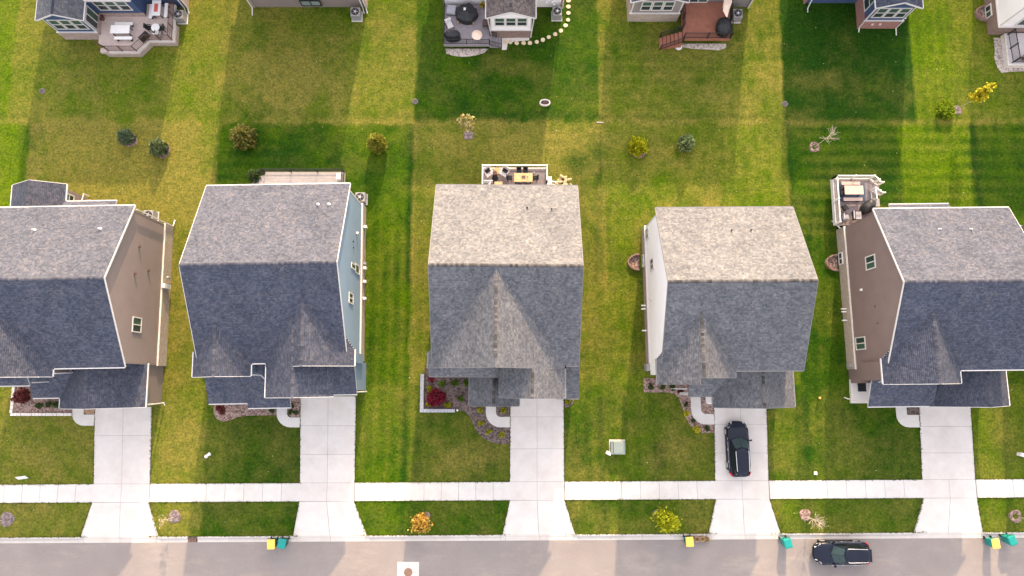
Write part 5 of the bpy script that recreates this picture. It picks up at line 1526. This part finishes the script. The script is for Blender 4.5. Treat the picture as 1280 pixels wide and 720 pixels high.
branchy(42.9, -11.05, 2.0, 'thin bare sapling at the far right of the verge', None, 9, .5, (.1, -.05), 'twig', name='bare_tree', cat='bare tree')

# planting beds
def bed(pts, label, mat, z=.035):
    o = MB().prism(pts, -.1, z).build('planting_bed', M[mat]); return structure(o, label)
bed([(-7.6, 1.6), (-7.6, -2.06), (-4.9, -2.06), (-4.1, -2.25), (-3.67, -2.64), (-3.3, -3.4), (-3.03, -4.0), (-2.34, -4.61), (-1.38, -4.98), (-.2, -5.0), (-.2, .5), (-3, 1.6)], 'dark mulch bed in front of the middle house', 'mulch')
bed([(4.55, -.9), (5.4, -.9), (5.35, -1.5), (5.0, -1.85), (4.55, -1.95)], 'small mulch bed right of the middle driveway', 'mulch')
bed([(-24.9, 0), (-25.85, -1.5), (-25.82, -2.37), (-25.5, -2.9), (-24.95, -3.12), (-24.3, -3.0), (-23.72, -2.72), (-22.8, -2.6), (-20.34, -2.57), (-20.34, 0)], 'rose mulch bed in front of the blue house', 'mulch_red')
bed([(-19.42, -.2), (-18.33, -.2), (-18.26, -2.72), (-19.1, -2.72), (-19.42, -2.45)], 'rose mulch bed between walk and driveway of the blue house', 'mulch_red')
bed([(-43.2, .3), (-37.0, .3), (-37.0, -1.5), (-38.05, -2.4), (-43.1, -2.4)], 'rose brown mulch bed in front of the taupe house', 'mulch_red')
bed([(11.45, .6), (11.45, -.62), (13.6, -.62), (14.2, -.82), (14.5, -1.15), (14.76, -1.96), (15.0, -2.78), (15.4, -3.45), (15.9, -3.88), (16.4, -4.07), (17.42, -4.07), (17.42, -.5), (15, .6)], 'curved mulch bed in front of the white house', 'mulch_red')
# grey block retaining wall of the middle house
t = thing('retaining_wall', 'low grey block retaining wall round the bed of the middle house', 'garden wall')
for k in range(11):
    y0 = .95 - k * .297; MB().bbox(-7.93, -7.62, y0 - .29, y0, -.05, .42 + random.uniform(-.012, .012), .015).build('block', M['block'], t)
for k in range(9):
    x0 = -7.61 + k * .3; MB().bbox(x0, x0 + .29, -2.32, -2.03, -.05, .42 + random.uniform(-.012, .012), .015).build('block', M['block'], t)
MB().lathe((-4.72, -2.15, 0), [(.09, 0), (.09, .2), (.001, .22)], 8).build('end_light', M['white_pl'], t)
t = thing('stone_edging', 'row of pale edging stones round the bed of the taupe house', 'edging')
for k in range(8): y0 = .1 - k * .31; MB().bbox(-43.36, -43.12, y0 - .29, y0, -.05, .2 + random.uniform(-.02, .02), .02).build('stone', M['edging'], t)
for k in range(17): x0 = -43.3 + k * .31; MB().bbox(x0, x0 + .29, -2.62, -2.38, -.05, .2 + random.uniform(-.02, .02), .02).build('stone', M['edging'], t)

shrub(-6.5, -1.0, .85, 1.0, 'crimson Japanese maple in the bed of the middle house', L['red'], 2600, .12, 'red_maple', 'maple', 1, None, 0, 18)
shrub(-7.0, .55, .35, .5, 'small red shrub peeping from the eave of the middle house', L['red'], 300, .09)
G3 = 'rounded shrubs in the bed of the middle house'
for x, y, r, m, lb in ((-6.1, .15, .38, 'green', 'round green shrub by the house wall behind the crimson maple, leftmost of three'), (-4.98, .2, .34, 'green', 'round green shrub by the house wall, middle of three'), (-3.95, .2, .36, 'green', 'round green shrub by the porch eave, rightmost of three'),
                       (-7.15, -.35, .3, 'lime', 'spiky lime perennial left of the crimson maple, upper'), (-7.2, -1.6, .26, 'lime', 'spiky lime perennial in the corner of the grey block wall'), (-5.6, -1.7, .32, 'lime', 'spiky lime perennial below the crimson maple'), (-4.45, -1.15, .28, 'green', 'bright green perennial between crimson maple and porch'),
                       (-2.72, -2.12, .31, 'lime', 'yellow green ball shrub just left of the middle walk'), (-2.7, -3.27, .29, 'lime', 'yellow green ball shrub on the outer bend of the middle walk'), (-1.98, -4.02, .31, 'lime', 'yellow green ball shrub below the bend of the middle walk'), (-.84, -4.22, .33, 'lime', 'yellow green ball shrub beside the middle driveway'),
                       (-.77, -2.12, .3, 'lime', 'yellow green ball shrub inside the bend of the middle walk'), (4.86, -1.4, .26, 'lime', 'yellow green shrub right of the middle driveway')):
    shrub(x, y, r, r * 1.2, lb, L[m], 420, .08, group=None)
shrub(-25.1, -2.05, .48, .5, 'maroon shrub in the rose bed of the blue house', L['redbrown'], 620, .1)
for x, y, r, lb in ((-20.75, -2.2, .25, 'small dark shrub left of the walk of the blue house'), (-19.05, -1.75, .24, 'small dark shrub under the porch eave of the blue house'), (-19.12, -2.3, .24, 'small dark shrub in the left of the bed by the blue house drive'), (-18.62, -2.35, .25, 'small dark shrub in the right of the bed by the blue house drive')):
    shrub(x, y, r, .3, lb, L['dkgreen'], 240, .08)
shrub(-42.2, -.95, .72, .9, 'dark red maple in the edged bed of the taupe house', L['redbrown'], 2000, .11, 'red_maple', 'maple', 1, None, 0, 16)
for x, lb in ((-40.8, 'round green shrub nearest the dark red maple'), (-40.0, 'round green shrub in the middle of the taupe house bed'), (-39.35, 'round green shrub half under the eave of the taupe house')):
    shrub(x, -1.68, .32, .45, lb, L['dkgreen'], 420, .08)
for x, y, r, m, lb in ((12.05, -.1, .3, 'dkgreen', 'dark green shrub at the left end of the white house bed'), (13.05, -.15, .28, 'dkgreen', 'dark green shrub second from the left in the white house bed'), (13.9, -.2, .28, 'dkgreen', 'dark green shrub third from the left in the white house bed'),
                       (15.0, -1.65, .24, 'dkgreen', 'small dark shrub at the top of the curved white house bed'), (15.1, -2.45, .32, 'yellow', 'yellow spiky plant on the outer bend of the white house bed'), (15.65, -3.05, .22, 'dkgreen', 'small dark shrub between the two yellow plants'), (15.95, -3.7, .36, 'yellow', 'yellow spiky plant at the lower bend of the white house bed'), (16.8, -3.7, .26, 'dkgreen', 'small dark shrub beside the drive of the white house'), (14.6, -.6, .26, 'redbrown', 'dark maroon shrub by the porch downspout of the white house')):
    shrub(x, y, r, r, lb, L[m], 300, .09)
t = thing('bench_box', 'white box on the porch corner of the white house', 'box', (17.0, -1.25, 0)); MB().bbox(-.18, .18, -.33, .33, 0, .55, .02).build('body', M['white_pl'], t); MB().box(-.2, .2, -.35, .35, .56, .6).build('lid', M['white_pl'], t)
t = thing('utility_box', 'pale green utility transformer box on the front lawn', 'utility box', (9.07, -5.25, 0))
MB().box(-.72, .62, -.62, .62, -.05, .06).build('pad', M['concrete'], t); MB().bbox(-.47, .55, -.5, .5, .06, .8, .03).build('cabinet', M['util'], t); MB().bbox(-.65, -.5, -.48, .48, .06, .74, .02).build('hood', M['util'], t)
t = thing('pedestal', 'small white utility pedestal left of the pale green box', 'pedestal', (8.25, -5.75, 0), rad(-25)); MB().bbox(-.2, .2, -.13, .13, 0, .55, .05).build('cabinet', M['white_pl'], t); MB().box(-.22, .22, -.15, .15, .36, .40).build('band', M['edging'], t)
t = thing('pedestal', 'white utility pedestal by the lawn at the right edge', 'pedestal', (43.6, -5.9, 0), rad(-15)); MB().bbox(-.3, .3, -.14, .14, 0, .6, .05).build('cabinet', M['white_pl'], t); MB().box(-.32, .32, -.16, .16, .4, .44).build('band', M['edging'], t)
t = thing('yard_sign', 'small white yard sign on the lawn of the taupe house', 'sign', (-41.45, -7.75, 0), rad(8)); MB().obox((0, 0, .6), (.85, .03, .45), 0, rad(-30)).build('board', M['white_pl'], t)
for sx in (-.25, .25): MB().bar((sx, -.05, 0), (sx, 0, .5), .02, .02).build('stake', M['steel'], t)
t = thing('lawn_ornament', 'white crumpled object lying on the dark lawn of the blue house', 'ornament', (-26.1, -6.0, 0), rad(25))
MB().obox((.05, .05, .06), (.5, .2, .1), .3).lathe((-.1, 0, 0), [(.14, 0), (.16, .12), (.08, .26), (.001, .28)], 9).lathe((.22, .03, 0), [(.1, 0), (.11, .1), (.001, .2)], 8).build('body', M['white_pl'], t)
t = thing('lawn_marker', 'small white square marker on the lawn near the sidewalk, right', 'marker', (25.92, -7.45, 0)); MB().bbox(-.13, .13, -.13, .13, 0, .12, .02).build('cap', M['white_pl'], t)
for x, y, lb in ((26.55, -1.1, 'orange globe garden light left of the brown house'),):
    t = thing('garden_light', lb, 'garden light', (x, y, 0)); MB().lathe((0, 0, 0), [(.02, 0), (.02, .25), (.09, .3), (.11, .38), (.08, .46), (.001, .49)], 12).build('globe', M['orange'], t); MB().lathe((0, 0, 0), [(.06, 0), (.06, .03), (.001, .03)], 8).build('base', M['dark'], t)

# ------------------------------------------------------------------ bins
def bin_(x, y, rot, label, lid, body, group='wheeled bins at the kerb'):
    t = thing('wheeled_bin', label, 'bin', (x, y, -.12), rot, group)
    rr = lambda w, d, z, o=0: [(-w, -d + o, z), (-w * .8, -d - .04 + o, z), (w * .8, -d - .04 + o, z), (w, -d + o, z), (w, d + o, z), (-w, d + o, z)]
    MB().rings([rr(.23, .24, .06), rr(.27, .30, .6), rr(.30, .34, .98), rr(.32, .36, .98), rr(.32, .36, 1.03)]).build('body', body, t)
    MB().rings([rr(.325, .37, 1.03, -.01), rr(.32, .37, 1.07, -.01), rr(.25, .28, 1.11, -.01)]).build('lid', lid, t)
    MB().tube([(-.26, .36, 1.0), (-.26, .47, 1.03), (.26, .47, 1.03), (.26, .36, 1.0)], .022, 6).build('handle', M['black'], t)
    MB().box(-.08, .08, -.385, -.35, .5, .62).build('label_plate', M['white_pl'], t)
    for sx in (-1, 1):
        MB().tube([(sx * .24, .3, .13), (sx * .31, .3, .13)], .13, 14).build('wheel', M['rubber'], t)
    return t
bin_(-20.0, -13.05, rad(2), 'green wheeled bin with a yellow lid, left of a teal bin', M['yellow'], M['teal_dk'])
bin_(-19.1, -13.0, rad(-8), 'teal wheeled bin by the blue house drive, right of a yellow lidded bin', M['teal'], M['teal_dk'])
bin_(14.75, -12.85, rad(3), 'yellow lidded bin beside the flattened brown bags', M['yellow'], M['teal_dk'])
bin_(22.9, -12.98, rad(14), 'lone teal wheeled bin near the parked dark car', M['teal'], M['teal'])
bin_(40.15, -13.0, rad(6), 'green bin with yellow lid, left one at the right edge', M['yellow'], M['teal'])
bin_(41.55, -12.75, rad(18), 'teal bin with teal lid, right one at the right edge', M['teal'], M['teal'])
for k, (x, y) in enumerate(((15.5, -12.8), (15.98, -12.82), (16.42, -12.85))):
    t = thing('paper_bag', ('open brown yard waste bag next to the yellow lidded bin', 'open brown yard waste bag in the middle of the row', 'crumpled brown yard waste bag farthest from the yellow lidded bin')[k], 'paper bag', (x, y, -.12), rad(20 * k), 'yard waste bags at the kerb')
    R = []
    for f, z in ((.19, 0), (.21, .35), (.20, .55 - .12 * k), (.17, .55 - .12 * k), (.13, .25)):
        R.append([(f * (1 + .12 * math.sin(4 * a + k)) * math.cos(a), f * (1 + .12 * math.cos(3 * a + k)) * math.sin(a), z + .03 * math.sin(5 * a)) for a in [2 * math.pi * i / 14 for i in range(14)]])
    MB().rings(R).build('bag', M['bag'], t)
    C = rng.normal(0, .09, (40, 3)); C[:, 2] = .3 + rng.random(40) * .1; foliage(t, 'clippings', C, C, .1, L['straw'], .8)

# ------------------------------------------------------------------ cars
def suv(x, y, z, rot, label):
    t = thing('parked_car', label, 'car', (x, y, z), rot, 'parked dark cars')
    L2, W2 = 2.32, .92
    # body lofted along its length: station, half width, bottom, shoulder height, top-centre height
    ST_ = [(-2.32, .40, .46, .74, .80), (-2.29, .58, .38, .82, .89), (-2.2, .74, .32, .88, .96), (-2.0, .85, .27, .92, 1.0), (-1.3, .92, .24, .93, 1.0), (0, .92, .22, .92, .98), (.85, .915, .22, .92, .98),
           (1.05, .91, .23, .92, 1.0), (1.5, .89, .25, .89, .975), (1.85, .84, .27, .83, .92), (2.06, .76, .29, .77, .85), (2.2, .63, .32, .70, .775), (2.28, .46, .36, .62, .69), (2.32, .26, .42, .56, .62)]
    R = []
    for s, w, zb, zs, zt in ST_:
        half = [(0, zb), (w * .82, zb), (w * .97, zb + .12), (w, (zb + zs) / 2), (w * .985, zs - .06), (w * .92, zs + .005), (w * .6, zt - .015), (w * .25, zt)]
        R.append([(a, s, b_) for a, b_ in half] + [(-a, s, b_) for a, b_ in half[:0:-1]])
    body = MB().rings(R).build('body', M['paint'], t, smooth=True)
    # greenhouse
    def ring(s, w, z, k=.9):
        return [(w, s, z), (w * k, s + .0, z + .0)]
    bs = [(-2.12, .70), (-1.3, .80), (.2, .82), (1.05, .74)]
    bot = [(-.64, -2.10), (-.81, -1.25), (-.83, .2), (-.74, .86), (0, 1.12), (.74, .86), (.83, .2), (.81, -1.25), (.64, -2.10), (0, -2.22)]
    top = [(-.48, -1.90), (-.57, -1.25), (-.59, -.3), (-.52, .06), (0, .2), (.52, .06), (.59, -.3), (.57, -1.25), (.48, -1.90), (0, -1.98)]
    mid = [(lerp(a[0], b_[0], .08), lerp(a[1], b_[1], .05)) for a, b_ in zip(bot, top)]
    zc = lambda p: 1.655 + (.03 if abs(p[0]) < .1 else 0)
    pill = MB().rings([[(a * .97, b_, .93) for a, b_ in bot][::-1], [(a * .99, b_ * .99, 1.63) for a, b_ in top][::-1]], 0, False, True).build('cabin', M['paint'], t)
    # glass panes standing proud of the cabin shell
    def pane(name, idx, f0, f1, mat, e=.012, inset=.05, par=None):
        pts = []
        for k, (i, f) in enumerate(idx):
            a, b_ = Vector((bot[i][0] * .97, bot[i][1], .93)), Vector((top[i][0] * .99, top[i][1] * .99, 1.63))
            pts.append(a.lerp(b_, f))
        c = sum(pts, Vector()) / len(pts)
        pts = [p + (c - p).normalized() * inset for p in pts]
        nrm = (pts[1] - pts[0]).cross(pts[-1] - pts[0]).normalized()
        if nrm.dot(c - Vector((0, -.8, 1.0))) < 0: nrm = -nrm
        mb = MB(); mb.rings([[p - nrm * .02 for p in pts], [p + nrm * e for p in pts]])
        return mb.build(name, mat, t)
    pane('windshield', [(3, .12), (4, .12), (4, .97), (3, .97)], 0, 1, M['windshield'], .014, .02)
    pane('windshield', [(4, .12), (5, .12), (5, .97), (4, .97)], 0, 1, M['windshield'], .014, .02)
    pane('rear_window', [(8, .3), (9, .3), (9, .9), (8, .9)], 0, 1, M['carglass'], .014, .02)
    pane('rear_window', [(9, .3), (0, .3), (0, .9), (9, .9)], 0, 1, M['carglass'], .014, .02)
    for a, c in (((0, 1), (7, 8)), ((1, 2), (6, 7)), ((2, 3), (5, 6))):
        for i, j in (a, c): pane('side_window', [(i, .18), (j, .18), (j, .9), (i, .9)], 0, 1, M['carglass'], .014, .035)
    # roof panel, slightly crowned
    rt = [(-.47, -1.90), (-.56, -1.3), (-.58, -.35), (-.50, .02), (0, .15), (.50, .02), (.58, -.35), (.56, -1.3), (.47, -1.90), (0, -1.99)]
    MB().rings([[(a, b_, 1.615) for a, b_ in rt][::-1], [(a * .985, b_ * .99, 1.66) for a, b_ in rt][::-1], [(a * .6, b_ * .9 - .05, 1.70) for a, b_ in rt][::-1]]).build('roof', M['paint'], t, smooth=True)
    for sx in (-1, 1):
        MB().tube([(sx * .52, -.1, 1.66), (sx * .545, -.22, 1.73), (sx * .515, -1.62, 1.73), (sx * .49, -1.74, 1.66)], .030, 6).build('roof_rail', M['rail_silver'], t)
        m = MB(); m.obox((sx * .985, .72, 1.02), (.2, .12, .15), sx * .25); m.bar((sx * .86, .74, .97), (sx * .93, .74, 1.0), .05, .05); m.build('mirror', M['paint'], t)
        MB().rings([[(sx * .74, 2.0, .66), (sx * .50, 2.2, .66), (sx * .46, 2.16, .74), (sx * .70, 1.80, .84), (sx * .80, 1.74, .80)], [(sx * .78, 2.05, .68), (sx * .52, 2.26, .68), (sx * .47, 2.22, .765), (sx * .73, 1.80, .875), (sx * .845, 1.76, .82)]]).build('headlight', M['lamp_white'], t)
        MB().rings([[(sx * .70, -2.22, .84), (sx * .88, -1.98, .82), (sx * .86, -1.9, .95), (sx * .70, -2.12, .98)], [(sx * .72, -2.29, .84), (sx * .92, -2.02, .82), (sx * .89, -1.92, .97), (sx * .71, -2.2, 1.0)]]).build('taillight', M['lamp_red'], t)
        for yy in (1.42, -1.36):
            w = MB(); w.tube([(sx * .68, yy, .35), (sx * .925, yy, .35)], .355, 24)
            wo = w.build('wheel', M['rubber'], t)
            MB().tube([(sx * .90, yy, .35), (sx * .935, yy, .35)], .24, 16).build('rim', M['alloy'], wo)
            MB().tube([(sx * .6, yy, .38), (sx * .925, yy, .38)], .40, 20).build('wheel_arch', M['black'], t)
        MB().box(sx * .9 - .035, sx * .9 + .035, -1.0, 1.05, .2, .34).build('side_skirt', M['black'], t)
        MB().bar((sx * .925, .95, .90), (sx * .925, -1.6, .93), .012, .02).build('window_trim', M['rail_silver'], t)
        for yy in (.15, -.85): MB().obox((sx * .925, yy - .18, .80), (.03, .16, .03)).build('door_handle', M['rail_silver'], t)
        MB().bar((sx * .5, 2.1, .835), (sx * .62, 1.05, 1.0), .012, .012).build('hood_crease', M['paint'], t)
    MB().rings([[(-.40, 2.2, .42), (.40, 2.2, .42), (.36, 2.22, .58), (-.36, 2.22, .58)], [(-.30, 2.325, .42), (.30, 2.325, .42), (.27, 2.33, .57), (-.27, 2.33, .57)]]).build('grille', M['black'], t)
    MB().box(-.26, .26, -2.36, -2.30, .62, .75).build('number_plate', M['white_pl'], t)
    MB().box(-.50, .50, -2.06, -1.93, 1.60, 1.635).build('spoiler', M['paint'], t)
    for sx in (-.3, .25): MB().bar((sx, 1.04, 1.02), (sx + .36, .92, 1.09), .02, .02).build('wiper', M['black'], t)
    return t
suv(19.2, -5.35, .045, rad(.8), 'dark navy car parked nose to the garage on the white house drive')
suv(27.45, -13.85, -.12, rad(90), 'dark navy car parked along the kerb on the street')

# ------------------------------------------------------------------ fallen leaves and grass growing over the edges
n = 520
P = np.stack([rng.uniform(-46, 46, n), rng.uniform(-12, 36, n), np.full(n, .05)], 1)
keep = np.ones(n, bool)
for h in (h1, h2, h3, h4, h5):
    keep &= ~((np.abs(P[:, 0] - h.cx) < 6.6) & (P[:, 1] < h.cy + h.run + 1) & (P[:, 1] > -5.5))
keep &= ~((P[:, 1] > 30) & (rng.random(n) < .7))
P = P[keep]
D = rng.normal(0, 1, P.shape); D[:, 2] *= .15
o = foliage(None, 'fallen_leaves', P, D, .07, leaf_mat('pale_leaves', [(0, (0.30, 0.26, 0.12)), (1, (0.55, 0.52, 0.36))], .1), .2, 1.4)
o['kind'] = 'stuff'; o['label'] = 'pale fallen leaves and seed heads scattered over the lawns'

E_ = []
def edge(p, q):
    p = np.array(p); q = np.array(q); m = int(np.linalg.norm(q - p) / .045)
    f = rng.random(m)[:, None]
    E_.append(p * (1 - f) + q * f)
for k in range(0, len(edges), 2):
    for v in (SW_N, SW_S, KB + .02):
        edge((edges[k], street_y(edges[k], v)), (edges[k + 1], street_y(edges[k + 1], v)))
for d in DW:
    for sd, f in ((d['l'], d['f'][0]), (d['r'], d['f'][1])):
        edge((sd[0], d['t']), (sd[1], street_y(sd[1], SW_N)))
        edge((sd[1], street_y(sd[1], SW_S)), (f, street_y(f, KB)))
E_ = np.concatenate(E_)
E_ = np.concatenate([E_ + rng.normal(0, .03, E_.shape), np.full((len(E_), 1), .05)], 1)
D = rng.normal(0, .6, E_.shape); D[:, 2] = 1
o = foliage(None, 'edge_grass', E_, D, .07, leaf_mat('edge_blades', [(0, (0.02, 0.04, 0.003)), (0.6, (0.06, 0.085, 0.006)), (1, (0.16, 0.14, 0.03))], .2), .3, 2.0)
o['kind'] = 'stuff'; o['label'] = 'grass blades growing over the edges of paving and kerb'
